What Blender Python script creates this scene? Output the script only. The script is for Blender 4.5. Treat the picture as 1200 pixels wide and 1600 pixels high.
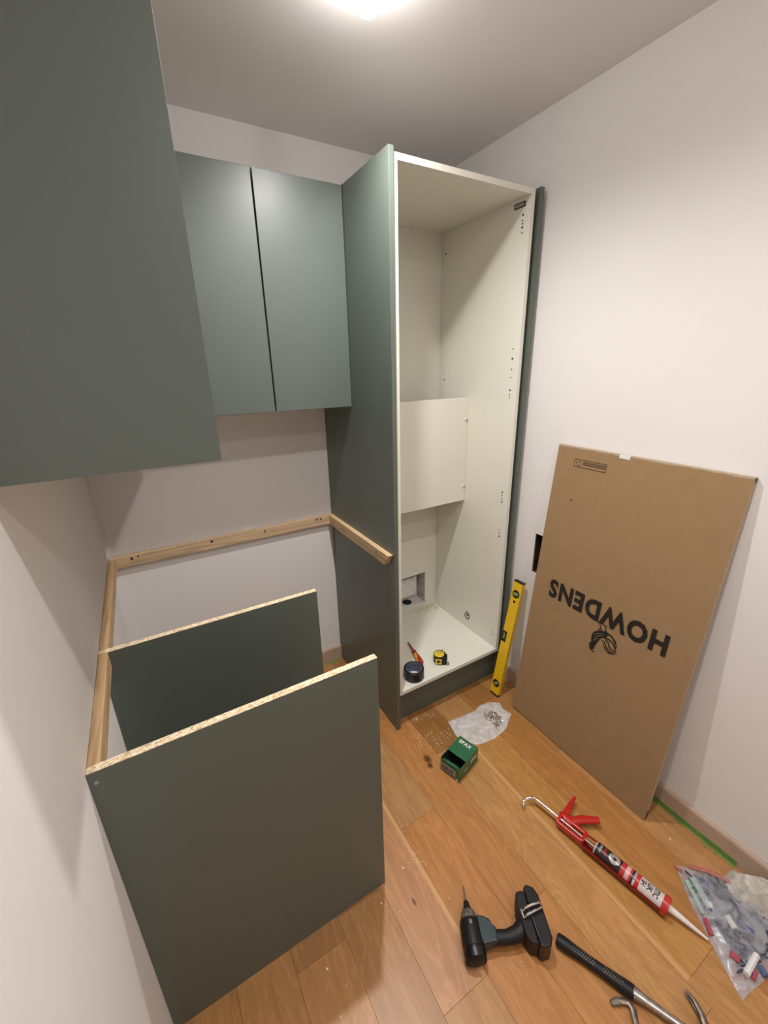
import bpy, bmesh, math, random
import mathutils.noise as mn
from mathutils import Vector, Matrix

for _o in list(bpy.data.objects):
    bpy.data.objects.remove(_o)
SC = bpy.context.scene
COL = SC.collection
random.seed(7)

# ------------------------------------------------------------------ camera, world, light, exposure
F_PX = 646.747                       # focal length in pixels for a 1200 x 1600 frame
CAM = Vector((0.2037, -1.8459, 1.5643))
YAW, PITCH, ROLL = (math.radians(a) for a in (-29.939, -19.3049, -1.3731))
FWD = Vector((-math.sin(YAW) * math.cos(PITCH), math.cos(YAW) * math.cos(PITCH), math.sin(PITCH)))
_r = FWD.cross(Vector((0, 0, 1))).normalized()
_u = _r.cross(FWD)
RT = _r * math.cos(ROLL) + _u * math.sin(ROLL)
UP = -_r * math.sin(ROLL) + _u * math.cos(ROLL)
cd = bpy.data.cameras.new('camera')
cam = bpy.data.objects.new('camera', cd)
COL.objects.link(cam)
cam.matrix_world = Matrix(((RT.x, UP.x, -FWD.x, CAM.x), (RT.y, UP.y, -FWD.y, CAM.y),
                           (RT.z, UP.z, -FWD.z, CAM.z), (0, 0, 0, 1)))
cd.sensor_fit = 'VERTICAL'
cd.sensor_height = 24.0
cd.lens = F_PX * 24.0 / 1600.0
cd.clip_start = 0.02
SC.camera = cam

SC.view_settings.view_transform = 'Standard'
SC.view_settings.look = 'None'
SC.view_settings.gamma = 1.0
SC.view_settings.use_curve_mapping = False
SC.view_settings.exposure = 1.04
wd = bpy.data.worlds.new('world')
SC.world = wd
wd.use_nodes = True
wd.node_tree.nodes['Background'].inputs[0].default_value = (0.9, 0.86, 0.8, 1)
wd.node_tree.nodes['Background'].inputs[1].default_value = 0.02
LAMP_Y = (-0.767, -1.484, -2.25)     # bare ceiling bulbs in a row; the last is unseen, added to brighten fronts
LAMP_X = 0.815
BULB_COL = (1.0, 0.965, 0.94)
BULB_STRENGTH = (44, 44, 40)         # glow of the bulb glass
BEAM_WATTS = (32, 17, 15)            # downward beam of the same lamps


def U(px, py, **kw):
    """the real point seen at a picture position, on the plane x=, y= or z="""
    d = FWD + RT * ((px - 600) / F_PX) - UP * ((py - 800) / F_PX)
    (ax, val), = kw.items()
    i = 'xyz'.index(ax)
    return CAM + d * ((val - CAM[i]) / d[i])


def Upl(px, py, p0, n):
    d = FWD + RT * ((px - 600) / F_PX) - UP * ((py - 800) / F_PX)
    return CAM + d * ((Vector(p0) - CAM).dot(n) / d.dot(n))


# ------------------------------------------------------------------ material helpers
def lin(c):
    return tuple(((v / 12.92) if v <= 0.04045 else ((v + 0.055) / 1.055) ** 2.4) for v in c)


def rgb(r, g, b):
    return lin((r / 255, g / 255, b / 255)) + (1,)


class NT:
    def __init__(s, name):
        s.m = bpy.data.materials.new(name)
        s.m.use_nodes = True
        s.t = s.m.node_tree
        s.b = s.t.nodes['Principled BSDF']
        s.out = s.t.nodes['Material Output']

    def n(s, typ, **kw):
        nd = s.t.nodes.new(typ)
        for k, v in kw.items():
            if hasattr(nd, k):
                setattr(nd, k, v)
            else:
                nd.inputs[k.replace('_', ' ')].default_value = v
        return nd

    def l(s, a, b):
        s.t.links.new(a, b)

    def coords(s, scale=(1, 1, 1), kind='Object'):
        tc = s.n('ShaderNodeTexCoord')
        mp = s.n('ShaderNodeMapping')
        mp.inputs['Scale'].default_value = scale
        s.l(tc.outputs[kind], mp.inputs['Vector'])
        return mp.outputs['Vector']

    def mix(s, fac, a, b, blend='MIX'):
        m = s.n('ShaderNodeMix', data_type='RGBA', blend_type=blend)
        for sock, v in ((m.inputs[0], fac), (m.inputs[6], a), (m.inputs[7], b)):
            if hasattr(v, 'links'):
                s.l(v, sock)
            else:
                sock.default_value = v
        return m.outputs[2]

    def ramp(s, fac, stops):
        r = s.n('ShaderNodeValToRGB')
        els = r.color_ramp.elements
        while len(els) < len(stops):
            els.new(0.5)
        for e, (p, c) in zip(els, stops):
            e.position = p
            e.color = c
        s.l(fac, r.inputs[0])
        return r.outputs[0]

    def bump(s, h, strength=0.2, dist=0.002):
        b = s.n('ShaderNodeBump')
        b.inputs['Strength'].default_value = strength
        b.inputs['Distance'].default_value = dist
        s.l(h, b.inputs['Height'])
        s.l(b.outputs[0], s.b.inputs['Normal'])


def mat(name, col, rough=0.5, metal=0.0, var=0.06, scale=30, bump=0.0, spec=0.5, coat=0.0):
    k = NT(name)
    v = k.coords()
    nz = k.n('ShaderNodeTexNoise')
    nz.inputs['Scale'].default_value = scale
    nz.inputs['Detail'].default_value = 3
    k.l(v, nz.inputs['Vector'])
    dark = tuple(c * (1 - var) for c in col[:3]) + (1,)
    lite = tuple(min(1, c * (1 + var)) for c in col[:3]) + (1,)
    k.l(k.ramp(nz.outputs[0], [(0.3, dark), (0.7, lite)]), k.b.inputs['Base Color'])
    k.b.inputs['Roughness'].default_value = rough
    k.b.inputs['Metallic'].default_value = metal
    k.b.inputs['Specular IOR Level'].default_value = spec
    k.b.inputs['Coat Weight'].default_value = coat
    if bump:
        k.bump(nz.outputs[0], bump)
    return k.m


def wall_mat(name, col):
    k = NT(name)
    v = k.coords()
    n1 = k.n('ShaderNodeTexNoise')
    n1.inputs['Scale'].default_value = 2.2
    n1.inputs['Detail'].default_value = 4
    k.l(v, n1.inputs['Vector'])
    n2 = k.n('ShaderNodeTexNoise')
    n2.inputs['Scale'].default_value = 260
    n2.inputs['Detail'].default_value = 2
    k.l(v, n2.inputs['Vector'])
    a = tuple(c * 0.965 for c in col[:3]) + (1,)
    k.l(k.ramp(n1.outputs[0], [(0.3, a), (0.75, col)]), k.b.inputs['Base Color'])
    k.b.inputs['Roughness'].default_value = 0.75
    k.b.inputs['Specular IOR Level'].default_value = 0.25
    k.bump(n2.outputs[0], 0.12, 0.001)
    return k.m


def floor_mat():
    k = NT('oak_plank')
    tc = k.n('ShaderNodeTexCoord')
    oi = k.n('ShaderNodeObjectInfo')
    mp = k.n('ShaderNodeMapping')
    mp.inputs['Scale'].default_value = (1, 0.09, 1)
    add = k.n('ShaderNodeVectorMath', operation='ADD')
    sc = k.n('ShaderNodeVectorMath', operation='SCALE')
    cmb = k.n('ShaderNodeCombineXYZ')
    k.l(oi.outputs['Random'], cmb.inputs[0])
    k.l(oi.outputs['Random'], cmb.inputs[1])
    k.l(oi.outputs['Random'], cmb.inputs[2])
    k.l(cmb.outputs[0], sc.inputs[0])
    sc.inputs['Scale'].default_value = 37
    k.l(tc.outputs['Object'], add.inputs[0])
    k.l(sc.outputs[0], add.inputs[1])
    k.l(add.outputs[0], mp.inputs['Vector'])
    n1 = k.n('ShaderNodeTexNoise')          # long streaks
    n1.inputs['Scale'].default_value = 42
    n1.inputs['Detail'].default_value = 6
    n1.inputs['Roughness'].default_value = 0.62
    n1.inputs['Distortion'].default_value = 0.6
    k.l(mp.outputs[0], n1.inputs['Vector'])
    mp2 = k.n('ShaderNodeMapping')
    mp2.inputs['Scale'].default_value = (1, 0.2, 1)
    k.l(add.outputs[0], mp2.inputs['Vector'])
    wv = k.n('ShaderNodeTexNoise')          # broad cathedral figure
    wv.inputs['Scale'].default_value = 9
    wv.inputs['Detail'].default_value = 3
    wv.inputs['Distortion'].default_value = 2.2
    k.l(mp2.outputs[0], wv.inputs['Vector'])
    ring = k.n('ShaderNodeMath', operation='MULTIPLY')
    ring.inputs[1].default_value = 38
    k.l(wv.outputs[0], ring.inputs[0])
    sn = k.n('ShaderNodeMath', operation='SINE')
    k.l(ring.outputs[0], sn.inputs[0])
    rg = k.ramp(sn.outputs[0], [(0.0, (0.84, 0.84, 0.84, 1)), (0.9, (1.0, 1.0, 1.0, 1))])
    st = k.ramp(n1.outputs[0], [(0.3, (0.84, 0.80, 0.74, 1)), (0.55, (1, 1, 1, 1)), (0.8, (1.1, 1.12, 1.15, 1))])
    c = k.mix(1.0, oi.outputs['Color'], st, 'MULTIPLY')
    c = k.mix(0.8, c, rg, 'MULTIPLY')
    # dark knot of one board and a pale sapwood edge of two boards, in room coordinates
    geo = k.n('ShaderNodeNewGeometry')

    def blob(cx, cy, rx, ry):
        vs = k.n('ShaderNodeVectorMath', operation='SUBTRACT')
        k.l(geo.outputs['Position'], vs.inputs[0])
        vs.inputs[1].default_value = (cx, cy, 0)
        vd = k.n('ShaderNodeVectorMath', operation='MULTIPLY')
        k.l(vs.outputs[0], vd.inputs[0])
        vd.inputs[1].default_value = (1 / rx, 1 / ry, 0)
        ln = k.n('ShaderNodeVectorMath', operation='LENGTH')
        k.l(vd.outputs[0], ln.inputs[0])
        return k.ramp(ln.outputs['Value'], [(0.35, (1, 1, 1, 1)), (1.0, (0, 0, 0, 1))])
    kp = U(668, 1186, z=0)
    c = k.mix(blob(kp.x, kp.y, 0.02, 0.028), c, rgb(92, 50, 20))
    kp = U(672, 1196, z=0)
    c = k.mix(blob(kp.x, kp.y, 0.014, 0.018), c, rgb(80, 42, 18))
    kp = U(647, 1409, z=0)
    c = k.mix(blob(kp.x, kp.y, 0.006, 0.016), c, rgb(110, 60, 30))
    sep = k.n('ShaderNodeSeparateXYZ')
    k.l(geo.outputs['Position'], sep.inputs[0])

    def band(x0, x1, y0, y1, col, c):
        ms = None
        for sock, lo, hi in ((sep.outputs[0], x0, x1), (sep.outputs[1], y0, y1)):
            for op, v in (('GREATER_THAN', lo), ('LESS_THAN', hi)):
                q = k.n('ShaderNodeMath', operation=op)
                k.l(sock, q.inputs[0])
                q.inputs[1].default_value = v
                if ms is None:
                    ms = q.outputs[0]
                else:
                    mm = k.n('ShaderNodeMath', operation='MULTIPLY')
                    k.l(ms, mm.inputs[0])
                    k.l(q.outputs[0], mm.inputs[1])
                    ms = mm.outputs[0]
        f = k.n('ShaderNodeMath', operation='MULTIPLY')
        k.l(ms, f.inputs[0])
        f.inputs[1].default_value = 0.8
        return k.mix(f.outputs[0], c, col)
    c = band(0.728, 0.742, -1.413, -0.2, (0.64, 0.36, 0.16, 1), c)
    c = band(1.188, 1.203, -1.70, -0.8, (0.58, 0.33, 0.14, 1), c)
    k.l(c, k.b.inputs['Base Color'])
    k.b.inputs['Roughness'].default_value = 0.36
    k.b.inputs['Specular IOR Level'].default_value = 0.45
    k.bump(n1.outputs[0], 0.10, 0.0008)
    return k.m


def pine_mat(axis, base=(0.62, 0.44, 0.27, 1)):
    k = NT('pine_along_' + axis)
    s = {'x': (0.06, 1, 1), 'y': (1, 0.06, 1)}[axis]
    v = k.coords(s)
    n = k.n('ShaderNodeTexNoise')
    n.inputs['Scale'].default_value = 60
    n.inputs['Detail'].default_value = 4
    n.inputs['Distortion'].default_value = 1.2
    k.l(v, n.inputs['Vector'])
    d = tuple(c * 0.66 for c in base[:3]) + (1,)
    l2 = tuple(min(1, c * 1.15) for c in base[:3]) + (1,)
    k.l(k.ramp(n.outputs[0], [(0.32, d), (0.5, base), (0.75, l2)]), k.b.inputs['Base Color'])
    k.b.inputs['Roughness'].default_value = 0.7
    k.bump(n.outputs[0], 0.2, 0.001)
    return k.m


def chip_mat():
    k = NT('raw_chipboard')
    v = k.coords((0.55, 1, 1))
    vo = k.n('ShaderNodeTexVoronoi')
    vo.inputs['Scale'].default_value = 360
    k.l(v, vo.inputs['Vector'])
    nz = k.n('ShaderNodeTexNoise')
    nz.inputs['Scale'].default_value = 110
    nz.inputs['Detail'].default_value = 4
    nz.inputs['Distortion'].default_value = 1.5
    k.l(v, nz.inputs['Vector'])
    sp = k.n('ShaderNodeSeparateColor')
    k.l(vo.outputs['Color'], sp.inputs[0])
    a = k.ramp(sp.outputs[0], [(0.0, rgb(200, 168, 130)), (0.5, rgb(226, 203, 165)), (1.0, rgb(250, 240, 215))])
    b = k.ramp(nz.outputs[0], [(0.36, (0.66, 0.58, 0.50, 1)), (0.44, (1, 1, 1, 1))])
    k.l(k.mix(1.0, a, b, 'MULTIPLY'), k.b.inputs['Base Color'])
    k.b.inputs['Roughness'].default_value = 0.9
    k.bump(nz.outputs[0], 0.5, 0.001)
    return k.m


def plastic_film(name, col, fac_lo, fac_hi, rough=0.22, scale=26):
    k = NT(name)
    v = k.coords()
    nz = k.n('ShaderNodeTexNoise')
    nz.inputs['Scale'].default_value = scale
    nz.inputs['Detail'].default_value = 5
    nz.inputs['Distortion'].default_value = 1.0
    k.l(v, nz.inputs['Vector'])
    k.b.inputs['Base Color'].default_value = col
    k.b.inputs['Roughness'].default_value = rough
    k.b.inputs['Specular IOR Level'].default_value = 0.8
    tr = k.n('ShaderNodeBsdfTransparent')
    mx = k.n('ShaderNodeMixShader')
    f = k.ramp(nz.outputs[0], [(0.35, (fac_lo,) * 3 + (1,)), (0.65, (fac_hi,) * 3 + (1,))])
    k.l(f, mx.inputs[0])
    k.l(tr.outputs[0], mx.inputs[1])
    k.l(k.b.outputs[0], mx.inputs[2])
    k.l(mx.outputs[0], k.out.inputs[0])
    k.bump(nz.outputs[0], 0.6, 0.004)
    return k.m


def glow_mat(name, col, strength):
    k = NT(name)
    k.b.inputs['Base Color'].default_value = (1, 1, 1, 1)
    k.b.inputs['Emission Color'].default_value = col + (1,)
    k.b.inputs['Emission Strength'].default_value = strength
    return k.m


GREEN = (0.108, 0.132, 0.112, 1)
M = dict(
    wall=wall_mat('white_wall_paint', (0.84, 0.815, 0.795, 1)),
    ceil=wall_mat('white_ceiling_paint', (0.85, 0.82, 0.81, 1)),
    green=mat('matt_sage_green_laminate', GREEN, 0.40, var=0.02, scale=3, spec=0.6),
    white=mat('white_melamine', (0.78, 0.77, 0.68, 1), 0.4, var=0.015, scale=4, spec=0.4),
    gap=mat('shadow_gap_black', (0.01, 0.01, 0.01, 1), 0.8),
    pinex=pine_mat('x'), piney=pine_mat('y', (0.55, 0.36, 0.19, 1)), piney2=pine_mat('y', (0.66, 0.47, 0.26, 1)),
    chip=chip_mat(),
    floor=floor_mat(),
    skirt=mat('oak_veneer_skirting', rgb(184, 160, 142), 0.45, var=0.08, scale=14),
    tape=mat('green_masking_tape', rgb(104, 146, 72), 0.6, var=0.15, scale=60),
    card=mat('brown_cardboard', (0.335, 0.215, 0.11, 1), 0.75, var=0.04, scale=22, bump=0.05, spec=0.2),
    carde=mat('cardboard_edge', (0.47, 0.36, 0.25, 1), 0.85, var=0.15, scale=120),
    ink=mat('black_print', (0.012, 0.010, 0.009, 1), 0.6, var=0.1),
    inkb=mat('brown_faint_print', (0.06, 0.035, 0.018, 1), 0.7),
    black=mat('black_plastic', (0.004, 0.004, 0.005, 1), 0.34, var=0.3, scale=80),
    rubber=mat('black_rubber', (0.008, 0.007, 0.008, 1), 0.5, var=0.3, scale=120, bump=0.2, spec=0.35),
    teal=mat('dark_teal_plastic', (0.012, 0.034, 0.038, 1), 0.4, var=0.2, scale=60),
    dgrey=mat('worn_dark_grey_casting', (0.16, 0.14, 0.12, 1), 0.5, 0.4, var=0.4, scale=90),
    steel=mat('worn_steel', (0.42, 0.40, 0.38, 1), 0.35, 1.0, var=0.25, scale=70),
    dsteel=mat('dark_rusty_steel', (0.20, 0.165, 0.135, 1), 0.42, 0.9, var=0.45, scale=60),
    chrome=mat('chrome_rod', (0.82, 0.80, 0.78, 1), 0.10, 1.0, var=0.05),
    red=mat('bright_red_plastic', (0.52, 0.016, 0.012, 1), 0.28, var=0.08, coat=0.4),
    dred=mat('dark_red_plastic', (0.28, 0.012, 0.015, 1), 0.35),
    orange=mat('orange_yellow_grip', (0.85, 0.36, 0.03, 1), 0.4),
    yellow=mat('yellow_enamel', (0.80, 0.50, 0.012, 1), 0.35, var=0.03, coat=0.2),
    yellow2=mat('yellow_rubber', (0.80, 0.58, 0.02, 1), 0.45),
    vial=mat('green_vial_liquid', (0.22, 0.30, 0.11, 1), 0.15),
    plug=mat('white_fitting', (0.78, 0.77, 0.74, 1), 0.35),
    sgreen=mat('glossy_green_card', (0.012, 0.125, 0.05, 1), 0.4, var=0.06, scale=50, coat=0.2),
    sdark=mat('shaded_green_card_inside', (0.006, 0.02, 0.01, 1), 0.8),
    greyl=mat('grey_label', (0.33, 0.34, 0.31, 1), 0.5),
    wprint=mat('white_print', (0.80, 0.80, 0.78, 1), 0.5),
    nozzle=mat('white_nozzle_plastic', (0.82, 0.76, 0.74, 1), 0.35),
    lblack=mat('black_label', (0.02, 0.014, 0.014, 1), 0.3),
    lsilver=mat('silver_label', (0.55, 0.50, 0.50, 1), 0.3, 0.3),
    lred=mat('red_label', (0.50, 0.03, 0.035, 1), 0.3),
    lpink=mat('pale_pink_label', (0.72, 0.40, 0.40, 1), 0.3),
    lwhite=mat('pale_label', (0.66, 0.58, 0.57, 1), 0.3),
    plaster=mat('raw_grey_plaster', (0.50, 0.47, 0.44, 1), 0.9, var=0.2, scale=40),
    dust=mat('pale_sawdust', (0.66, 0.48, 0.30, 1), 0.95, var=0.3, scale=300),
    chipw=mat('white_plaster_crumb', (0.86, 0.80, 0.74, 1), 0.8),
    box_in=mat('dark_brown_steel', (0.06, 0.04, 0.028, 1), 0.6, 0.3, var=0.4),  # dark brown tone for the inside of the sunk box
    mint=mat('mint_green_plastic', (0.33, 0.46, 0.40, 1), 0.4),
    blue=mat('blue_grey_plastic', (0.09, 0.13, 0.25, 1), 0.45),
    pink=mat('red_pink_plastic', (0.42, 0.07, 0.11, 1), 0.4),
    mixed=mat('dark_blue_grey_bits', (0.045, 0.06, 0.10, 1), 0.4, 0.2, var=0.6, scale=90),
    film=plastic_film('clear_bag_film', (0.66, 0.66, 0.72, 1), 0.16, 0.52),
    film2=plastic_film('milky_bag_film', (0.86, 0.84, 0.83, 1), 0.38, 0.72),
    film3=plastic_film('hazy_bag_film', (0.80, 0.77, 0.70, 1), 0.45, 0.85),
    redfilm=plastic_film('red_zip_seal', (0.55, 0.16, 0.16, 1), 0.45, 0.7),
    tubef=plastic_film('clear_plastic_tube', (0.60, 0.10, 0.10, 1), 0.6, 0.85, 0.12),
    core=mat('blue_grey_tape_core', (0.11, 0.12, 0.19, 1), 0.6, var=0.4, scale=200),
)

# ------------------------------------------------------------------ object helpers
ROOTM = {}


def tagit(o, label, cat, group=None):
    o['label'] = label
    o['category'] = cat
    if group:
        o['group'] = group


def thing(name, label, cat, matrix=None, loc=(0, 0, 0), group=None):
    o = bpy.data.objects.new(name, None)
    o.empty_display_size = 0.05
    COL.objects.link(o)
    mtx = matrix if matrix is not None else Matrix.Translation(Vector(loc))
    o.matrix_world = mtx
    ROOTM[o.name] = mtx.copy()
    tagit(o, label, cat, group)
    return o


def frame(origin, xdir, ydir=None, zdir=None):
    """rigid frame; x given, then y (or z) made orthogonal"""
    x = Vector(xdir).normalized()
    if ydir is not None:
        z = x.cross(Vector(ydir)).normalized()
        y = z.cross(x)
    else:
        y = Vector(zdir).cross(x).normalized()
        z = x.cross(y)
    o = Vector(origin)
    return Matrix(((x.x, y.x, z.x, o.x), (x.y, y.y, z.y, o.y), (x.z, y.z, z.z, o.z), (0, 0, 0, 1)))


def part(name, bm, mats, parent=None, world=False, smooth=False, kind=None, label=None):
    """one mesh object; world=True when the vertices are given in room coordinates"""
    root = parent
    while root is not None and root.parent is not None:
        root = root.parent
    if world and root is not None:
        bm.transform(ROOTM[root.name].inverted())
    me = bpy.data.meshes.new(name)
    bmesh.ops.recalc_face_normals(bm, faces=bm.faces)
    if smooth:
        for f in bm.faces:
            f.smooth = True
        for e in bm.edges:
            if len(e.link_faces) == 2 and e.calc_face_angle(0) > math.radians(38):
                e.smooth = False
    bm.to_mesh(me)
    bm.free()
    for m in (mats if isinstance(mats, (list, tuple)) else [mats]):
        me.materials.append(m)
    o = bpy.data.objects.new(name, me)
    COL.objects.link(o)
    if parent is not None:
        o.parent = parent
    if kind:
        o['kind'] = kind
    if label:
        o['label'] = label
    return o


def struct(name, bm, m):
    return part(name, bm, m, kind='structure')


def NB():
    return bmesh.new()


def bx(bm, x0, y0, z0, x1, y1, z1, bevel=0.0, mi=0):
    x0, x1 = sorted((x0, x1)); y0, y1 = sorted((y0, y1)); z0, z1 = sorted((z0, z1))
    v = [bm.verts.new(p) for p in ((x0, y0, z0), (x1, y0, z0), (x1, y1, z0), (x0, y1, z0),
                                   (x0, y0, z1), (x1, y0, z1), (x1, y1, z1), (x0, y1, z1))]
    fs = [bm.faces.new([v[i] for i in q]) for q in ((3, 2, 1, 0), (4, 5, 6, 7), (0, 1, 5, 4), (1, 2, 6, 5), (2, 3, 7, 6), (3, 0, 4, 7))]
    for f in fs:
        f.material_index = mi
    if bevel:
        es = {e for f in fs for e in f.edges}
        bmesh.ops.bevel(bm, geom=list(es), offset=bevel, segments=2, affect='EDGES', profile=0.5)
    return bm


def box(*a, **k):
    return bx(NB(), *a, **k)


def prism(pts, z0, z1, bm=None, mi=0, bevel=0.0):
    """2-D outline (x, y) extruded along z"""
    bm = bm or NB()
    a = [bm.verts.new((p[0], p[1], z0)) for p in pts]
    b = [bm.verts.new((p[0], p[1], z1)) for p in pts]
    n = len(pts)
    fs = [bm.faces.new(a[::-1]), bm.faces.new(b)]
    for i in range(n):
        fs.append(bm.faces.new((a[i], a[(i + 1) % n], b[(i + 1) % n], b[i])))
    for f in fs:
        f.material_index = mi
    if bevel:
        es = [e for e in fs[1].edges] + [e for e in fs[0].edges]
        bmesh.ops.bevel(bm, geom=es, offset=bevel, segments=2, affect='EDGES', profile=0.5)
    return bm


def swapax(bm, order):
    """order e.g. 'xzy': new x = old x, new y = old z, new z = old y"""
    ix = ['xyz'.index(c) for c in order]
    for v in bm.verts:
        c = v.co.copy()
        v.co = (c[ix[0]], c[ix[1]], c[ix[2]])
    return bm


def lathe(prof, seg=24, axis='z', bm=None, centre=(0, 0, 0), cap=True, flat=1.0, mi=0):
    """prof = [(radius, height)...] turned about an axis"""
    bm = bm or NB()
    rings = []
    for r, h in prof:
        ring = []
        for i in range(seg):
            a = 2 * math.pi * i / seg
            p = (r * math.cos(a), r * math.sin(a) * flat, h)
            if axis == 'x':
                p = (h, r * math.cos(a), r * math.sin(a) * flat)
            elif axis == 'y':
                p = (r * math.sin(a) * flat, h, r * math.cos(a))
            ring.append(bm.verts.new(Vector(p) + Vector(centre)))
        rings.append(ring)
    for A, B in zip(rings, rings[1:]):
        for i in range(seg):
            f = bm.faces.new((A[i], A[(i + 1) % seg], B[(i + 1) % seg], B[i]))
            f.material_index = mi
    if cap:
        if prof[0][0] > 1e-6:
            bm.faces.new(rings[0][::-1]).material_index = mi
        if prof[-1][0] > 1e-6:
            bm.faces.new(rings[-1]).material_index = mi
    bmesh.ops.remove_doubles(bm, verts=bm.verts, dist=1e-7)
    return bm


def tube(path, rad, seg=12, bm=None, flat=None, mi=0):
    """swept round (or w x h flat) bar along 3-D points; rad number or list"""
    bm = bm or NB()
    P = [Vector(p) for p in path]
    n = len(P)
    rads = rad if isinstance(rad, (list, tuple)) else [rad] * n
    prev = None
    rings = []
    for i, p in enumerate(P):
        t = (P[min(i + 1, n - 1)] - P[max(i - 1, 0)]).normalized()
        if prev is None:
            ref = Vector((0, 0, 1)) if abs(t.z) < 0.9 else Vector((1, 0, 0))
            a = (ref - t * ref.dot(t)).normalized()
        else:
            a = (prev - t * prev.dot(t)).normalized()
        prev = a
        b = t.cross(a)
        ring = []
        for k in range(seg):
            ang = 2 * math.pi * (k + 0.5) / seg
            fy = flat if flat else 1.0
            ring.append(bm.verts.new(p + a * math.cos(ang) * rads[i] * fy + b * math.sin(ang) * rads[i]))
        rings.append(ring)
    for A, B in zip(rings, rings[1:]):
        for k in range(seg):
            bm.faces.new((A[k], A[(k + 1) % seg], B[(k + 1) % seg], B[k])).material_index = mi
    bm.faces.new(rings[0][::-1]).material_index = mi
    bm.faces.new(rings[-1]).material_index = mi
    return bm


def text_bm(s, size=1.0, bold=0.0, sx=1.0, align='LEFT', depth=0.0, space=1.0):
    cu = bpy.data.curves.new('lettering', 'FONT')
    cu.body = s
    cu.size = size
    cu.offset = bold
    cu.align_x = align
    cu.resolution_u = 3
    cu.space_character = space
    cu.extrude = depth
    o = bpy.data.objects.new('lettering', cu)
    COL.objects.link(o)
    dg = bpy.context.evaluated_depsgraph_get()
    me = bpy.data.meshes.new_from_object(o.evaluated_get(dg))
    bm = NB()
    bm.from_mesh(me)
    bpy.data.objects.remove(o)
    bpy.data.curves.remove(cu)
    bpy.data.meshes.remove(me)
    for v in bm.verts:
        v.co.x *= sx
    return bm


def fit_text(s, w, h, bold=0.0, depth=0.0, space=1.0):
    """lettering filling exactly 0..w by 0..h"""
    bm = text_bm(s, 1.0, bold, depth=depth, space=space)
    xs = [v.co.x for v in bm.verts]; ys = [v.co.y for v in bm.verts]
    x0, x1, y0, y1 = min(xs), max(xs), min(ys), max(ys)
    for v in bm.verts:
        v.co.x = (v.co.x - x0) / (x1 - x0) * w
        v.co.y = (v.co.y - y0) / (y1 - y0) * h
    return bm


def disc(c, r, n_axis, seg=14, depth=0.0006, bm=None, rx=None):
    """thin round disc lying in the plane perpendicular to n_axis"""
    bm = bm or NB()
    b2 = NB()
    lathe([(r, 0), (r, depth)], seg, n_axis, b2)
    for v in b2.verts:
        v.co += Vector(c)
    me = bpy.data.meshes.new('t')
    b2.to_mesh(me)
    b2.free()
    bm.from_mesh(me)
    bpy.data.meshes.remove(me)
    return bm


# ------------------------------------------------------------------ measurements (metres)
XL = 0.9586          # outer face of the green side panel of the tall unit
T = 0.018
XI = XL + T          # carcass left
XR = XI + 0.600      # carcass right
YF, YK = -0.6086, -0.6000
ZT, ZK = 2.1603, 2.1504
ZFL = 0.1964
XW, ZC = 1.631, 2.399
YC, ZB = -0.2977, 1.4172
XG = 0.648
YN, WN = -1.0859, 0.6122
YM, WM = -0.6922, 0.6055
ZP = 0.8745
YB = -0.0884
YROOM = -3.2
SK = 0.0861

# ------------------------------------------------------------------ the room
struct('wall_left', box(-0.1, YROOM - 0.1, 0, 0, 0.1, ZC), M['wall'])
struct('wall_back', box(0, 0, 0, XW, 0.1, ZC), M['wall'])
struct('wall_front', box(0, YROOM - 0.1, 0, XW, YROOM, ZC), M['wall'])
HY0, HY1, HZ0, HZ1 = -0.90, -0.711, 0.665, 0.853     # hole chased in the right wall
bm = NB()
bx(bm, XW, YROOM - 0.1, 0, XW + 0.1, HY0, ZC)
bx(bm, XW, HY1, 0, XW + 0.1, 0.1, ZC)
bx(bm, XW, HY0, 0, XW + 0.1, HY1, HZ0)
bx(bm, XW, HY0, HZ1, XW + 0.1, HY1, ZC)
wr = struct('wall_right', bm, M['wall'])
bm = NB()
bx(bm, XW + 0.044, HY0, HZ0, XW + 0.05, HY1, HZ1)
bx(bm, XW + 0.004, HY0, HZ0, XW + 0.05, HY0 + 0.003, HZ1)
bx(bm, XW + 0.004, HY1 - 0.003, HZ0, XW + 0.05, HY1, HZ1)
bx(bm, XW + 0.004, HY0, HZ0, XW + 0.05, HY1, HZ0 + 0.003)
bx(bm, XW + 0.004, HY0, HZ1 - 0.003, XW + 0.05, HY1, HZ1)
part('back_box', bm, M['box_in'], wr, label='dark metal box sunk in the wall')
struct('ceiling', box(-0.1, YROOM - 0.1, ZC, XW + 0.1, 0.1, ZC + 0.1), M['ceil'])


def skirt(name, pts):
    """profile extruded along the wall"""
    return struct(name, pts, M['skirt'])


prof = [(0, 0), (0.0155, 0), (0.0155, SK - 0.010), (0.0125, SK - 0.003), (0.009, SK), (0, SK)]
bm = prism([(XW - p[0], p[1]) for p in prof], YROOM, -0.02)
swapax(bm, 'xzy')
skirt('baseboard_right', bm)
bm = prism([(-p[0], p[1]) for p in prof], 0.0, XL - 0.0005)
swapax(bm, 'zxy')
skirt('baseboard_back', bm)

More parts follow.
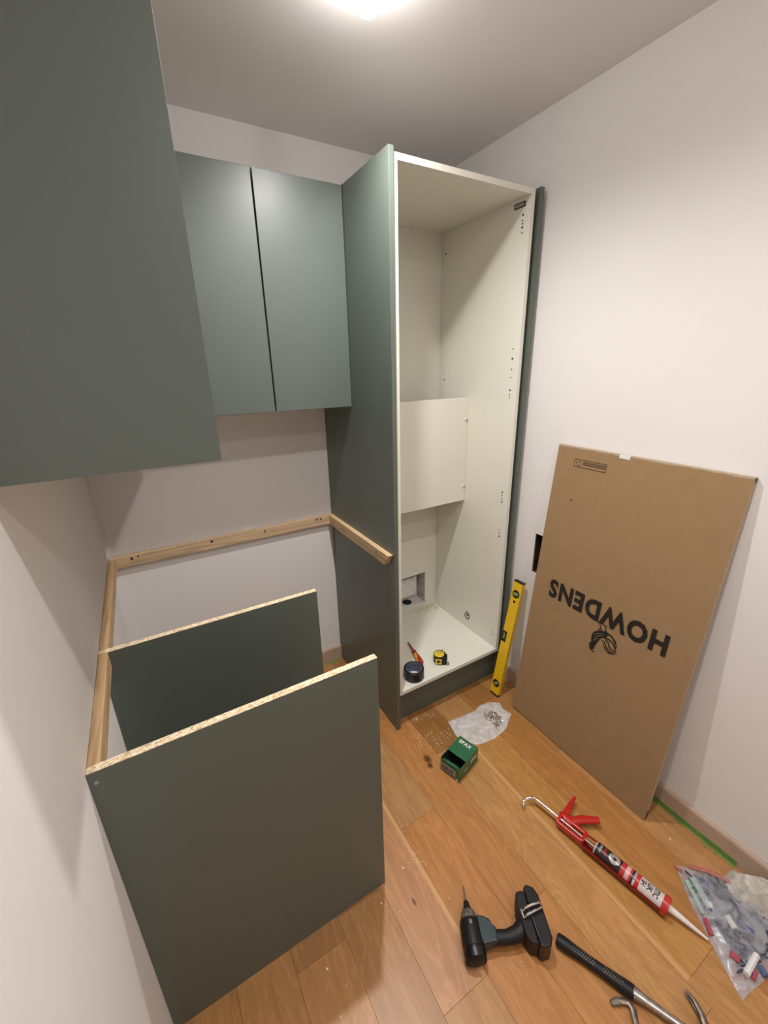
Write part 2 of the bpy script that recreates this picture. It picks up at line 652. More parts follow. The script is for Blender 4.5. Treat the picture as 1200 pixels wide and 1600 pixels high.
# floor: a subfloor slab and its boards, each board one object
fl = struct('floor', box(-0.05, YROOM, -0.06, XW + 0.05, 0.05, -0.016), M['plaster'])
PW = 0.1484
JOINTS = {0: [-1.55, -0.55], 1: [-1.26, -0.40], 2: [-1.146, -0.50], 3: [-1.091, -0.30], 4: [-1.413, -0.62], 5: [-0.978, -1.95],
          6: [-1.362, -0.52], 7: [-0.80, -1.752], 8: [-0.775, -1.697], 9: [-1.90, -0.69], 10: [-1.06, -2.1]}
TINTS = {(2, 0): (0.42, 0.215, 0.095), (3, 0): (0.52, 0.30, 0.13), (3, 1): (0.40, 0.185, 0.075),
         (4, 0): (0.52, 0.30, 0.14), (4, 1): (0.53, 0.27, 0.145), (4, 2): (0.50, 0.26, 0.115),
         (5, 0): (0.48, 0.26, 0.125), (5, 1): (0.52, 0.235, 0.085), (5, 2): (0.50, 0.24, 0.09),
         (6, 0): (0.42, 0.21, 0.09), (6, 1): (0.50, 0.235, 0.09), (6, 2): (0.50, 0.235, 0.09),
         (7, 0): (0.34, 0.16, 0.055), (7, 1): (0.53, 0.28, 0.12), (7, 2): (0.52, 0.26, 0.11),
         (8, 0): (0.47, 0.255, 0.115), (8, 1): (0.52, 0.27, 0.095), (8, 2): (0.50, 0.26, 0.11),
         (9, 0): (0.36, 0.175, 0.06), (9, 1): (0.46, 0.215, 0.075), (9, 2): (0.50, 0.25, 0.11),
         (10, 0): (0.45, 0.23, 0.09), (10, 1): (0.52, 0.27, 0.125)}
rnd = random.Random(3)
for c in range(11):
    x0, x1 = c * PW, min((c + 1) * PW, XW)
    ys = sorted([0.0, YROOM] + JOINTS[c], reverse=True)
    out = [ys[0]]
    for y in ys[1:]:
        out.append(y)
    for i, (ya, yb) in enumerate(zip(out, out[1:])):
        b = NB()
        g = 0.00025
        bx(b, x0 + g, yb + g, -0.016, x1 - g, ya - g, 0)
        top = [e for e in b.edges if all(v.co.z > -0.001 for v in e.verts)]
        bmesh.ops.bevel(b, geom=top, offset=0.0004, segments=1, affect='EDGES')
        o = part('plank', b, M['floor'], fl)
        t = TINTS.get((c, i))
        if t is None:
            f = rnd.uniform(0.85, 1.1)
            t = (0.50 * f, 0.255 * f, 0.11 * f)
        o.color = (t[0] * 1.0, t[1] * 0.97, t[2] * 0.80, 1)

# ------------------------------------------------------------------ ceiling lamps
bulb_places = ('nearest the tall cabinet', 'above the middle of the room', 'unseen behind the viewer, added to brighten the fronts')
for ly, st, watts, where in zip(LAMP_Y, BULB_STRENGTH, BEAM_WATTS, bulb_places):
    t = thing('ceiling_light', 'bare glowing bulb in a white ceiling holder, ' + where, 'lamp',
              loc=(LAMP_X, ly, ZC), group='ceiling bulbs in a row')
    part('ceiling_rose', lathe([(0.048, 0), (0.048, -0.008), (0.040, -0.014), (0.026, -0.016)], 28), M['plug'], t, smooth=True)
    part('lamp_holder', lathe([(0.026, -0.014), (0.026, -0.034), (0.029, -0.036), (0.029, -0.044)], 28), M['plug'], t, smooth=True)
    part('bulb', lathe([(0.022, -0.042), (0.0275, -0.052), (0.030, -0.064), (0.0275, -0.077), (0.019, -0.089), (0.009, -0.0935), (0.0, -0.0945)], 24),
         glow_mat('bulb_glow', BULB_COL, st), t, smooth=True)
    ld = bpy.data.lights.new('bulb_beam', 'SPOT')
    ld.energy = watts
    ld.color = BULB_COL
    ld.spot_size = math.radians(165)
    ld.spot_blend = 1.0
    ld.shadow_soft_size = 0.022
    lo = bpy.data.objects.new('bulb_beam', ld)
    COL.objects.link(lo)
    lo.parent = t
    lo.location = (0, 0, -0.0965)

# ------------------------------------------------------------------ tall cabinet
tc = thing('tall_cabinet', 'open tall white cabinet without door between sage green end panels', 'cabinet', loc=(XI, YK, 0))
DK = YK
part('end_panel', box(XL, YF, 0.0006, XI, -0.001, ZT, bevel=0.0008), M['green'], tc, True, label='sage green end panel on the left')
part('filler_panel', box(1.5956, YF, 0.0006, 1.612, -0.05, 2.1581, bevel=0.0008), M['green'], tc, True, label='narrow green end panel on the right')
part('side_panel', box(XI + 0.0003, DK, ZFL - T, XI + T, -0.0895, ZK, bevel=0.0005), M['white'], tc, True)
part('side_panel', box(XR - T, DK, ZFL - T, XR, -0.0895, ZK, bevel=0.0005), M['white'], tc, True)
part('top_panel', box(XI + T, DK, ZK - T, XR - T, -0.0895, ZK, bevel=0.0005), M['white'], tc, True)
bm = box(XI + T, DK, ZFL - T, XR - T, -0.0895, ZFL, bevel=0.0005)
part('base_panel', bm, M['white'], tc, True)
# back panels (with the opening for the socket)
OX0, OX1, OZ0, OZ1 = 1.20, 1.484, 0.228, 0.430
bm = NB()
yb0, yb1 = YB, YB + 0.008
bx(bm, XI + 0.004, yb0, ZFL - T, OX0, yb1, 1.16)
bx(bm, OX1, yb0, ZFL - T, XR - 0.004, yb1, 1.16)
bx(bm, OX0, yb0, ZFL - T, OX1, yb1, OZ0)
bx(bm, OX0, yb0, OZ1, OX1, yb1, 1.16)
part('back_panel', bm, M['white'], tc, True)
part('back_panel', box(XI + 0.004, yb0, 1.161, XR - 0.004, yb1, ZK), M['white'], tc, True)
ZB0, ZB1, YBD = 0.918, 1.421, -0.315
part('middle_board', box(XI + T + 0.0005, YBD, ZB0, XR - T - 0.0012, YBD + 0.016, ZB1, bevel=0.0005), M['white'], tc, True,
     label='loose white board fixed upright across the middle')
part('plinth', box(XI + 0.0005, -0.5600, 0.0008, 1.5950, -0.544, ZFL - T - 0.0008), M['green'], tc, True, label='sage green plinth')
XS = XR - T
for z in (1.320, 0.994):
    f = part('panel_fixing', lathe([(0.007, 0), (0.0085, 0.001), (0.0085, 0.004), (0.006, 0.005)], 16, 'y', None, (XS - 0.013, YBD - 0.005, z)), M['plug'], tc, True, smooth=True)
    part('screw_head', disc((XS - 0.012, YBD - 0.0062, z), 0.003, 'y', 10, 0.0008), M['black'], f, True)
bm = NB()
hz = [2.078, 2.060, 2.050, 2.039, 2.022, 1.621, 1.584, 1.543, 1.511, 1.461, 1.443, 1.431, 1.019, 1.004, 0.988, 0.974, 0.837, 0.820, 0.805, 0.284, 0.262]
for i, z in enumerate(hz):
    disc((XS - 0.0006, -0.566, z), 0.0030 if i % 3 else 0.0042, 'x', 8, 0.0007, bm)
for y, z in ((-0.118, 2.045), (-0.127, 1.498)):
    disc((XS - 0.0006, y, z), 0.004, 'x', 8, 0.0007, bm)
part('drilled_holes', bm, M['black'], tc, True, kind='stuff')
bm = NB()
for i in range(17):
    disc((XS - 0.0006, -0.49, 1.90 - i * 0.075), 0.0016, 'x', 6, 0.0007, bm)
part('shelf_pin_holes', bm, M['greyl'], tc, True, kind='stuff')
o = part('maker_plate', box(XS - 0.0012, -0.574, 2.103, XS - 0.0001, -0.521, 2.121), M['black'], tc, True, label='small dark rectangular plate with grey centre')
part('plate_centre', box(XS - 0.0016, -0.569, 2.107, XS - 0.0012, -0.526, 2.117), M['greyl'], o, True)
# hole ringed with black marker
hc = U(730, 962, x=XS)
o = part('cable_hole', disc((XS - 0.0010, hc.y - 0.002, hc.z + 0.006), 0.0065, 'x', 14, 0.0009), M['black'], tc, True)
bm = NB()
ring = [(-0.012, -0.014), (-0.019, 0.0), (-0.012, 0.017), (0.004, 0.024), (0.015, 0.010), (0.017, -0.008), (0.006, -0.017), (-0.012, -0.014)]
tube([(XS - 0.0010, hc.y + a, hc.z + b) for a, b in ring], 0.0022, 6, bm)
part('marker_outline', bm, M['ink'], tc, True)
# board with the round pipe hole behind the opening
hp = U(636, 941, z=0.232)
o = part('service_board', box(XI + 0.02, YB + 0.0085, 0.214, XR - 0.02, -0.0005, 0.232), M['plug'], tc, True)
part('pipe_hole', lathe([(0.029, 0.2321), (0.029, 0.2329), (0.0, 0.2329)], 22, 'z', None, (hp.x, -0.036, 0)), M['gap'], o, True)
part('raw_side', box(OX1 - 0.0005, YB + 0.0085, 0.2325, OX1 + 0.012, -0.0005, 0.45), M['plaster'], tc, True)

so = thing('wall_socket', 'white double power socket seen through the opening at the foot of the tall cabinet', 'socket', loc=(1.39, 0, 0.34))
part('pattress', box(1.300, -0.030, 0.262, 1.462, -0.0004, 0.390, bevel=0.003), M['plug'], so, True)
fp = part('face_plate', box(1.305, -0.036, 0.296, 1.448, -0.030, 0.384, bevel=0.0015), M['plug'], so, True)
for cx in (1.345, 1.408):
    for dx, dz, w, h in ((0, 0.014, 0.004, 0.008), (-0.011, -0.008, 0.007, 0.004), (0.011, -0.008, 0.007, 0.004)):
        part('pin_slot', box(cx + dx - w / 2, -0.0368, 0.336 + dz - h / 2, cx + dx + w / 2, -0.0359, 0.336 + dz + h / 2), M['black'], fp, True)
for cx in (1.328, 1.428):
    part('switch', box(cx - 0.005, -0.040, 0.362, cx + 0.005, -0.0358, 0.376, bevel=0.001), M['plug'], fp, True)

# sawdust in the back corner of the cabinet floor
bm = NB()
rs = random.Random(5)
for i in range(420):
    a = rs.random()
    x = 1.545 - abs(rs.gauss(0, 0.075)); y = -0.092 - abs(rs.gauss(0, 0.030)) - 0.0015
    if x < 1.02 or x > 1.555:
        continue
    s = rs.uniform(0.0006, 0.0019)
    bx(bm, x - s, y - s * 0.6, ZFL + 0.0001, x + s, y + s * 0.6, ZFL + s * 0.9)
o = part('sawdust', bm, M['dust'], kind='stuff')
tagit(o, 'pale sawdust swept into the back corner of the cabinet floor', 'sawdust')

# ------------------------------------------------------------------ wall cabinets
wc = thing('wall_cabinet', 'sage green wall cabinet with two plain doors on the back wall', 'cabinet', loc=(0.32, 0, ZB))
bm = NB()
bx(bm, 0.318, YC + 0.020, ZB + 0.001, 0.336, -0.0005, ZT - 0.002)
bx(bm, XL - 0.020, YC + 0.020, ZB + 0.001, XL - 0.002, -0.0005, ZT - 0.002)
bx(bm, 0.336, YC + 0.020, ZB + 0.001, XL - 0.020, -0.0005, ZB + 0.019)
bx(bm, 0.336, YC + 0.020, ZT - 0.020, XL - 0.020, -0.0005, ZT - 0.002)
part('carcass', bm, M['white'], wc, True)
for x0, x1 in ((0.320, XG - 0.0026), (XG + 0.0026, XL - 0.0015)):
    part('door', box(x0, YC, ZB, x1, YC + T, ZT - 0.001, bevel=0.0012), M['green'], wc, True)
part('gap_shade_strip', box(XG - 0.004, YC + 0.0185, ZB + 0.02, XG + 0.004, YC + 0.0195, ZT - 0.02), M['gap'], wc, True)  # black strip behind the doors stands in for the shade in their gap

wl = thing('wall_cabinet', 'large sage green end panel of the wall cabinet on the left wall', 'cabinet', loc=(0, -0.7, ZB))
part('end_panel', box(0.0008, -1.087, ZB, 0.317, -1.069, ZT, bevel=0.0004), M['green'], wl, True)
bm = NB()
bx(bm, 0.0008, -1.0685, ZB + 0.001, 0.298, -0.001, ZB + 0.019)
bx(bm, 0.0008, -1.0685, ZT - 0.02, 0.298, -0.001, ZT - 0.002)
bx(bm, 0.0008, -1.0685, ZB + 0.019, 0.010, -0.001, ZT - 0.02)
part('carcass', bm, M['white'], wl, True)
for y0, y1 in ((-1.0675, -0.695), (-0.692, -0.32)):
    part('door', box(0.299, y0, ZB, 0.317, y1, ZT - 0.001, bevel=0.001), M['green'], wl, True)

# ------------------------------------------------------------------ base end panels
for y, w, lab, nm in ((YN, WN, 'large sage green base panel nearest the viewer, raw chipboard top edge', 'base_panel'),
                      (YM, WM, 'dark green base panel standing between the nearest panel and the back wall', 'base_panel')):
    t = thing(nm, lab, 'panel', loc=(0, y, 0))
    part('board', box(0.0008, y, 0.0006, w, y + T, ZP - 0.0008), M['green'], t, True)
    part('cut_edge', box(0.0008, y + 0.0002, ZP - 0.0008, w - 0.0002, y + T - 0.0002, ZP), M['chip'], t, True, label='raw chipboard cut edge')
    if y == YN:
        s = U(151, 1223, y=y)
        part('screw_hole', disc((s.x, y - 0.0007, s.z), 0.004, 'y', 12, 0.0008), M['greyl'], t, True)

# ------------------------------------------------------------------ pine battens under the future worktop
BH, BD = 0.047, 0.022
def batten(lab, x0, y0, x1, y1, m, holes, ax):
    t = thing('worktop_batten', lab, 'batten', loc=((x0 + x1) / 2, (y0 + y1) / 2, ZP - BH))
    part('timber', box(x0, y0, ZP - BH, x1, y1, ZP, bevel=0.0012), m, t, True)
    for px, py, r in holes:
        if ax == 'y':
            p = U(px, py, y=min(y0, y1)); part('knot', disc((p.x, min(y0, y1) - 0.0006, p.z), r, 'y', 10, 0.0008), M['inkb'], t, True)
        else:
            X = x1 if ax == 'x+' else x0
            p = U(px, py, x=X); part('knot', disc((X - (0.0006 if ax == 'x-' else 0.0002), p.y, p.z), r, 'x', 8, 0.0008), M['inkb'], t, True)


batten('long pine batten screwed along the back wall', 0.0008, -BD, XL - 0.0005, -0.0006, M['pinex'],
       [(206, 873, 0.006), (216, 869, 0.004), (331, 846, 0.006), (414, 830, 0.005), (495, 812, 0.005), (501, 811, 0.005)], 'y')
batten('pine batten on the left wall between the farther green panel and the back wall', 0.0006, YM + T + 0.0008, BD, -BD - 0.0008, M['piney'], [], 'x+')
batten('pine batten on the left wall between the two green panels', 0.0006, YN + T + 0.0008, BD, YM - 0.0008, M['piney'], [], 'x+')
# batten on the cabinet side: skewed cut at its free end
t = thing('worktop_batten', 'short pale pine batten screwed to the side of the tall cabinet', 'batten', loc=(XL - BD / 2, -0.3, ZP - BH))
bm = NB()
pts = [(-BD - 0.0008, ZP), (-BD - 0.0008, ZP - BH), (-0.566, ZP - BH), (-0.597, ZP)]
bm = prism(pts, XL - BD, XL - 0.0005)
swapax(bm, 'zxy')
part('timber', bm, M['piney2'], t, True)
for px, py in ((522, 816), (588, 862)):
    p = U(px, py, x=XL - BD)
    part('screw_head', disc((XL - BD - 0.0006, p.y, p.z), 0.003, 'x', 8, 0.0008), M['inkb'], t, True)

# green tape along the skirting foot
bm = NB()
xs = XW - 0.0155
y = -1.22
prev = None
rs = random.Random(2)
pts = []
while y > -1.66:
    pts.append((y, 0.021 + rs.uniform(-0.0015, 0.0015), 0.006 + rs.uniform(-0.002, 0.002)))
    y -= 0.02
for (ya, h, w), (yb_, h2, w2) in zip(pts, pts[1:]):
    bx(bm, xs - 0.0008, yb_, 0.0006, xs - 0.0001, ya, h)
    bx(bm, xs - w, yb_, 0.0003, xs - 0.0008, ya, 0.0009)
o = part('masking_tape', bm, M['tape'])
tagit(o, 'strip of green masking tape along the foot of the right skirting', 'tape')
for px, py in ((1101, 1323), (1117, 1334)):
    p = U(px, py, z=0)
    o = part('tape_scrap', box(-0.004, -0.003, 0.0003, 0.004, 0.003, 0.0022, bevel=0.0006), M['tape'])
    o.location = (p.x, p.y, 0)
    tagit(o, 'tiny torn scrap of green tape, %s of two by the skirting' % ('left' if px == 1101 else 'right'), 'scrap')
p = U(517, 1022, y=-0.02)
bm = NB()
bx(bm, 0.86, -0.028, 0.0004, 0.935, -0.0162, 0.0012)
o = part('masking_tape', bm, M['tape'])
tagit(o, 'short bit of green masking tape on the floor by the back skirting', 'tape')

# ------------------------------------------------------------------ cardboard box leaning on the right wall
BL = U(800, 1105, z=0); BR = U(1006, 1282, z=0)
xb = (BL.x + BR.x) / 2
xt = 1.612
h_dir = Vector((xt - xb, -0.010, 1.257)).normalized()
a_dir = Vector((0, -1, 0))
a_dir = (a_dir - h_dir * a_dir.dot(h_dir)).normalized()
nrm = a_dir.cross(h_dir)           # points away from the viewer or toward; fixed below
if nrm.x < 0:
    nrm = -nrm
bw = abs(BL.y - BR.y)
P0 = Vector((xb, BL.y, 0.0012 + 0.0))
TLp = Upl(874, 700, P0, nrm); TRp = Upl(1178, 745, P0, nrm)
bh = ((TLp - P0).dot(h_dir) + (TRp - P0).dot(h_dir)) / 2
bt = 0.018
# frame: x = width (towards the viewer), y = up the slope, z = out of the printed face
zf = -nrm
MF = Matrix(((a_dir.x, h_dir.x, zf.x, P0.x), (a_dir.y, h_dir.y, zf.y, P0.y), (a_dir.z, h_dir.z, zf.z, P0.z + 0.006), (0, 0, 0, 1)))
cb = thing('cardboard_box', 'tall flat brown cardboard box leaning on the right wall, printed upside down', 'box', matrix=MF)
bm = NB()
bx(bm, 0, 0, -bt, bw, bh, 0)
bmesh.ops.subdivide_edges(bm, edges=list(bm.edges), cuts=9, use_grid_fill=True)
for v in bm.verts:
    e = max(abs(v.co.x / bw - 0.5), abs(v.co.y / bh - 0.5)) * 2
    v.co.z += 0.0016 * mn.noise(v.co * 6) * (1 if v.co.z > -0.01 else 0.5) * (1 - e ** 6)
part('carton', bm, M['card'], cb)
bm = NB()
rs = random.Random(9)
N = 26
for side in (0,):
    vs = []
    for i in range(N + 1):
        x = bw * i / N
        dz = rs.uniform(-0.0025, 0.0015)
        vs.append((bm.verts.new((x, bh - 0.0035 + dz, 0.0005)), bm.verts.new((x, bh + 0.001, 0.0003)), bm.verts.new((x, bh + 0.0012, -bt * 0.8))))
    for a, b in zip(vs, vs[1:]):
        bm.faces.new((a[0], b[0], b[1], a[1])); bm.faces.new((a[1], b[1], b[2], a[2]))
part('torn_top_edge', bm, M['carde'], cb)
part('clear_tape', box(bw * 0.395, bh - 0.012, 0.0006, bw * 0.455, bh + 0.0022, 0.0012), M['wprint'], cb)
part('corner_tape', box(bw + 0.0008, bh - 0.012, -bt * 0.9, bw + 0.0014, bh - 0.002, -0.0015), M['black'], cb)
part('corner_tape', box(bw + 0.0008, 0.004, -bt * 0.9, bw + 0.0014, 0.040, -0.0015), M['black'], cb)
bm = box(bw + 0.0001, 0.004, -bt * 0.92, bw + 0.0007, bh - 0.004, -0.0003)
part('side_flap', bm, M['carde'], cb)


def onface(px, py):
    w = Upl(px, py, MF @ Vector((0, 0, 0)), zf)
    return MF.inverted() @ w


# wordmark, printed upside down on the leaning face
pS = onface(861, 906); pS2 = onface(858, 934); pH = onface(1049, 990); pH2 = onface(1040, 1024)
x0 = min(pS.x, pS2.x); x1 = max(pH.x, pH2.x)
yt = (pS.y + pH.y) / 2; yb = (pS2.y + pH2.y) / 2
bm = fit_text('HOWDENS', x1 - x0, yt - yb, bold=0.042, space=1.13)
for v in bm.verts:
    v.co.x = x1 - v.co.x
    v.co.y = yt - v.co.y
    v.co.z = 0.0021
part('wordmark', bm, M['ink'], cb, label='large black printed word, upside down')
# rooster emblem: crop pixels (1200x835 view of 840..1070 x 880..1040) turned into face points
def cp(cx, cy):
    q = onface(840 + cx * 230 / 1200, 880 + cy * 160 / 835)
    return (q.x, q.y)


def poly(bm, pts, z=0.0022):
    vs = [bm.verts.new((p[0], p[1], z)) for p in pts]
    f = bm.faces.new(vs)
    return f


def stroke(bm, pts, w, z=0.0022):
    P = [Vector(p) for p in pts]
    L = []
    for i, p in enumerate(P):
        t = (P[min(i + 1, len(P) - 1)] - P[max(i - 1, 0)])
        t = Vector((t.x, t.y)).normalized()
        nn = Vector((-t.y, t.x))
        ww = w * (0.35 if i in (0, len(P) - 1) else 1.0)
        L.append((bm.verts.new((p[0] + nn.x * ww, p[1] + nn.y * ww, z)), bm.verts.new((p[0] - nn.x * ww, p[1] - nn.y * ww, z))))
    for a, b in zip(L, L[1:]):
        bm.faces.new((a[0], a[1], b[1], b[0]))


bm = NB()
poly(bm, [cp(*p) for p in ((440, 600), (448, 568), (475, 552), (520, 548), (562, 556), (590, 580), (560, 600), (520, 605), (490, 640), (470, 670), (448, 672), (438, 640))])
poly(bm, [cp(*p) for p in ((438, 640), (470, 660), (462, 690), (440, 706), (424, 690), (422, 668))])
for pts in (((500, 610), (545, 600), (590, 625), (620, 660), (632, 700), (645, 735)),
            ((520, 625), (548, 640), (560, 680), (590, 720), (640, 738)),
            ((545, 610), (575, 640), (585, 680), (610, 710), (640, 722)),
            ((575, 575), (610, 600), (636, 640), (642, 680), (632, 700)),
            ((560, 560), (600, 590), (620, 620), (630, 660)),
            ((530, 640), (548, 690), (580, 730), (625, 742))):
    stroke(bm, [cp(*p) for p in pts], 0.0024)
for pts in (((485, 472), (508, 484), (522, 490)), ((508, 484), (516, 515), (524, 545)), ((535, 494), (556, 512), (574, 516)),
            ((556, 512), (558, 540), (560, 560)), ((490, 545), (510, 535), (524, 545)), ((436, 690), (452, 716), (470, 718)),
            ((424, 664), (428, 645), (440, 640))):
    stroke(bm, [cp(*p) for p in pts], 0.0022)
part('emblem', bm, M['ink'], cb, label='black printed cockerel emblem, upside down')
bm = NB()
for pts in (((460, 580), (500, 570), (545, 578)), ((462, 605), (500, 590), (540, 592)), ((455, 630), (475, 615), (500, 612))):
    stroke(bm, [cp(*p) for p in pts], 0.0010, 0.0026)
part('emblem_feathers', bm, M['card'], cb)
# small framed handling print in the top corner
q = [onface(*p) for p in ((898.5, 716.5), (949, 725.5), (946.5, 738), (897, 728.5))]
fx0 = (q[0].x + q[3].x) / 2; fx1 = (q[1].x + q[2].x) / 2; fy1 = (q[0].y + q[1].y) / 2; fy0 = (q[2].y + q[3].y) / 2
bm = NB()
w = 0.0012
for a in ((fx0, fy0, fx1, fy0 + w), (fx0, fy1 - w, fx1, fy1), (fx0, fy0, fx0 + w, fy1), (fx1 - w, fy0, fx1, fy1)):
    bx(bm, a[0], a[1], 0.0014, a[2], a[3], 0.0020)
fw, fh = fx1 - fx0, fy1 - fy0
for k in range(2):
    yy = fy1 - fh * (0.30 + 0.25 * k)
    xx = fx0 + fw * 0.28
    r2 = random.Random(k)
    while xx < fx1 - fw * 0.06:
        l = r2.uniform(0.002, 0.007)
        bx(bm, xx, yy - 0.0015, 0.0014, xx + l, yy + 0.0015, 0.0020)
        xx += l + 0.0012
part('handling_print', bm, M['inkb'], cb)
bm = NB()
cx, cy = fx0 + fw * 0.145, fy0 + fh * 0.5
for a0 in (0, 2.09, 4.18):
    stroke(bm, [(cx + 0.009 * math.cos(a0 + t), cy + 0.009 * math.sin(a0 + t)) for t in (0, 0.4, 0.8, 1.2, 1.6)], 0.0011, 0.0021)
part('round_mark', bm, M['inkb'], cb)
q = onface(893, 781)
part('puncture', lathe([(0.003, 0.0018), (0.003, 0.0024)], 8, 'z', None, (q.x, q.y, 0)), M['ink'], cb)

# ------------------------------------------------------------------ spirit level
A0 = U(765, 1081, z=0.0); A1 = U(777.5, 1091, z=0.0)
mid = (A0 + A1) / 2
wdir = (A1 - A0).normalized()
LL, LW, LT = 0.612, 0.050, 0.020
top = U(811, 908, x=1.590)
ML = frame(mid + Vector((0, 0, 0.0065)), top - mid, ydir=wdir)
# x = along, y = width towards viewer right, z = ?
zl = Vector((ML[0][2], ML[1][2], ML[2][2]))
sgn = -1 if zl.dot(Vector((1, 0, 0))) < 0 else 1     # +sgn*z points into the wall side
lv = thing('spirit_level', 'yellow spirit level with three vials standing against the right wall', 'spirit level', matrix=ML)
h = LW / 2
def zz(a, b):
    return (min(a * sgn, b * sgn), max(a * sgn, b * sgn))


bm = NB()
z0, z1 = zz(0, LT)
bx(bm, 0.007, -h, z0, 0.295, h, z1); bx(bm, 0.345, -h, z0, LL - 0.007, h, z1)
bx(bm, 0.295, -h + 0.019, z0, 0.345, h, z1)
part('frame', bm, M['yellow'], lv)
for a, b in ((0, 0.007), (LL - 0.007, LL)):
    part('end_cap', box(a, -h - 0.0006, z0 - 0.0004, b, h + 0.0006, z1 + 0.0004, bevel=0.001), M['black'], lv)
for xx in (0.064, LL - 0.064):
    bm = lathe([(0.0195, -0.0010), (0.0195, 0.0010), (0.0180, 0.0012)], 26)
    for v in bm.verts:
        v.co.x += xx
    o = part('vial_mount', bm, M['black'], lv, smooth=True)
    bm = lathe([(0.0065, -0.013), (0.0078, -0.010), (0.0078, 0.010), (0.0065, 0.013)], 14, 'y')
    for v in bm.verts:
        c = v.co.copy()
        if xx > 0.3:
            v.co = (c.x + xx, c.y, -sgn * (abs(c.z) * 0.25 + 0.0016) if c.z > 0 else -sgn * 0.0011)
        else:
            v.co = (0.7 * (c.x + c.y) + xx, 0.7 * (c.y - c.x), -sgn * (abs(c.z) * 0.25 + 0.0016) if c.z > 0 else -sgn * 0.0011)
    part('vial', bm, M['vial'], o)
bm = NB()
zc0, zc1 = zz(0.001, LT - 0.001)
bx(bm, 0.297, -h + 0.001, zc0, 0.302, -h + 0.019, zc1); bx(bm, 0.338, -h + 0.001, zc0, 0.343, -h + 0.019, zc1)
bx(bm, 0.297, -h + 0.016, *([zc0, 0.343, -h + 0.0195, zc1]))
zr = zz(-0.0012, 0.0)
for a in ((0.293, -h + 0.0, 0.299, -h + 0.024), (0.341, -h + 0.0, 0.347, -h + 0.024), (0.293, -h + 0.019, 0.347, -h + 0.024)):
    bx(bm, a[0], a[1], zr[0], a[2], a[3], zr[1])
o = part('vial_mount', bm, M['black'], lv)
bm = lathe([(0.005, 0.302), (0.0062, 0.306), (0.0062, 0.334), (0.005, 0.338)], 14, 'x', None, (0, -h + 0.009, sgn * 0.008))
part('vial', bm, M['vial'], o, smooth=True)
bm = lathe([(0.0065, -0.0006), (0.0065, 0.0006)], 16)
for v in bm.verts:
    v.co.x += LL - 0.103; v.co.z = v.co.z
part('hang_hole', bm, M['black'], lv)

# ------------------------------------------------------------------ things on the cabinet floor
c = Vector((1.093, -0.545, ZFL))
tr = thing('tape_roll', 'roll of black duct tape at the front of the cabinet floor', 'tape roll', loc=c)
part('tape', lathe([(0.038, 0.0008), (0.0455, 0.0008), (0.0470, 0.002), (0.0470, 0.049), (0.0455, 0.050), (0.038, 0.050), (0.038, 0.0008)], 44, cap=False), M['black'], tr, smooth=True)
part('cardboard_core', lathe([(0.0378, 0.001), (0.0378, 0.0498), (0.0352, 0.0498), (0.0352, 0.001), (0.0378, 0.001)], 40, cap=False), M['core'], tr, smooth=True, label='blue-grey patterned inner core')
bm = NB()
bx(bm, 0.0472, -0.004, 0.002, 0.0482, 0.0005, 0.0500)
for v in bm.verts:
    a = math.radians(-50)
    x, y = v.co.x, v.co.y
    v.co.x = x * math.cos(a) - y * math.sin(a); v.co.y = x * math.sin(a) + y * math.cos(a)
part('loose_end', bm, M['greyl'], tr)
# print inside the core
bm = NB()
for k in range(4):
    z = 0.010 + k * 0.0105
    for i in range(14):
        a = math.radians(10 + i * 13)
        tb = text_bm('M' if i % 3 else 'O', 0.0062, 0.0)
        mrot = Matrix.Translation((0, 0, z)) @ Matrix.Rotation(a, 4, 'Z') @ Matrix.Translation((0.0350, 0, 0)) @ Matrix.Rotation(math.radians(-90), 4, 'Z') @ Matrix.Rotation(math.radians(90), 4, 'X')
        tb.transform(mrot)
        me = bpy.data.meshes.new('t'); tb.to_mesh(me); tb.free(); bm.from_mesh(me); bpy.data.meshes.remove(me)
bm.free()   # the photograph shows only a woven-looking pattern: kept as relief rings below
bm = NB()
for k in range(4):
    z = 0.011 + k * 0.0105
    for i in range(30):
        a = math.radians(i * 12 + k * 6)
        b2 = box(0.0344, -0.0024, -0.0022, 0.0352, 0.0014, 0.0022)
        b2.transform(Matrix.Translation((0, 0, z)) @ Matrix.Rotation(a, 4, 'Z') @ Matrix.Rotation(0.5, 4, 'X'))
        me = bpy.data.meshes.new('t'); b2.to_mesh(me); b2.free(); bm.from_mesh(me); bpy.data.meshes.remove(me)
part('core_pattern', bm, M['blue'], tr, kind='stuff')

# screwdriver
st = U(637, 1003, z=ZFL + 0.0125); sh = U(650, 1019, z=ZFL + 0.0145); se = U(663, 1043, z=ZFL + 0.0162)
sd = (se - st); L = sd.length
MS = frame(st, sd, zdir=(0, 0, 1))
sc = thing('screwdriver', 'dark red screwdriver with orange grip lying behind the tape roll', 'screwdriver', matrix=MS)
hs = (sh - st).length * 0.86
part('shank', lathe([(0.0012, 0), (0.0030, 0.002), (0.0033, 0.012), (0.0046, 0.014), (0.0052, hs)], 12, 'x'), M['dred'], sc, smooth=True)
part('handle', lathe([(0.0052, hs - 0.002), (0.0105, hs + 0.002), (0.0115, hs + 0.010), (0.0088, hs + 0.020), (0.0125, hs + 0.045), (0.0140, hs + 0.070), (0.0125, hs + 0.095), (0.008, hs + 0.102)], 18, 'x'), M['dred'], sc, smooth=True)
bm = lathe([(0.0090, hs + 0.020), (0.0130, hs + 0.036), (0.0147, hs + 0.065), (0.0138, hs + 0.085), (0.0112, hs + 0.096)], 18, 'x')
for v in bm.verts:
    if v.co.y > -0.002:
        v.co.y = -0.002
    v.co.z *= 0.92
part('grip_insert', bm, M['orange'], sc, smooth=True, label='orange grip insert')

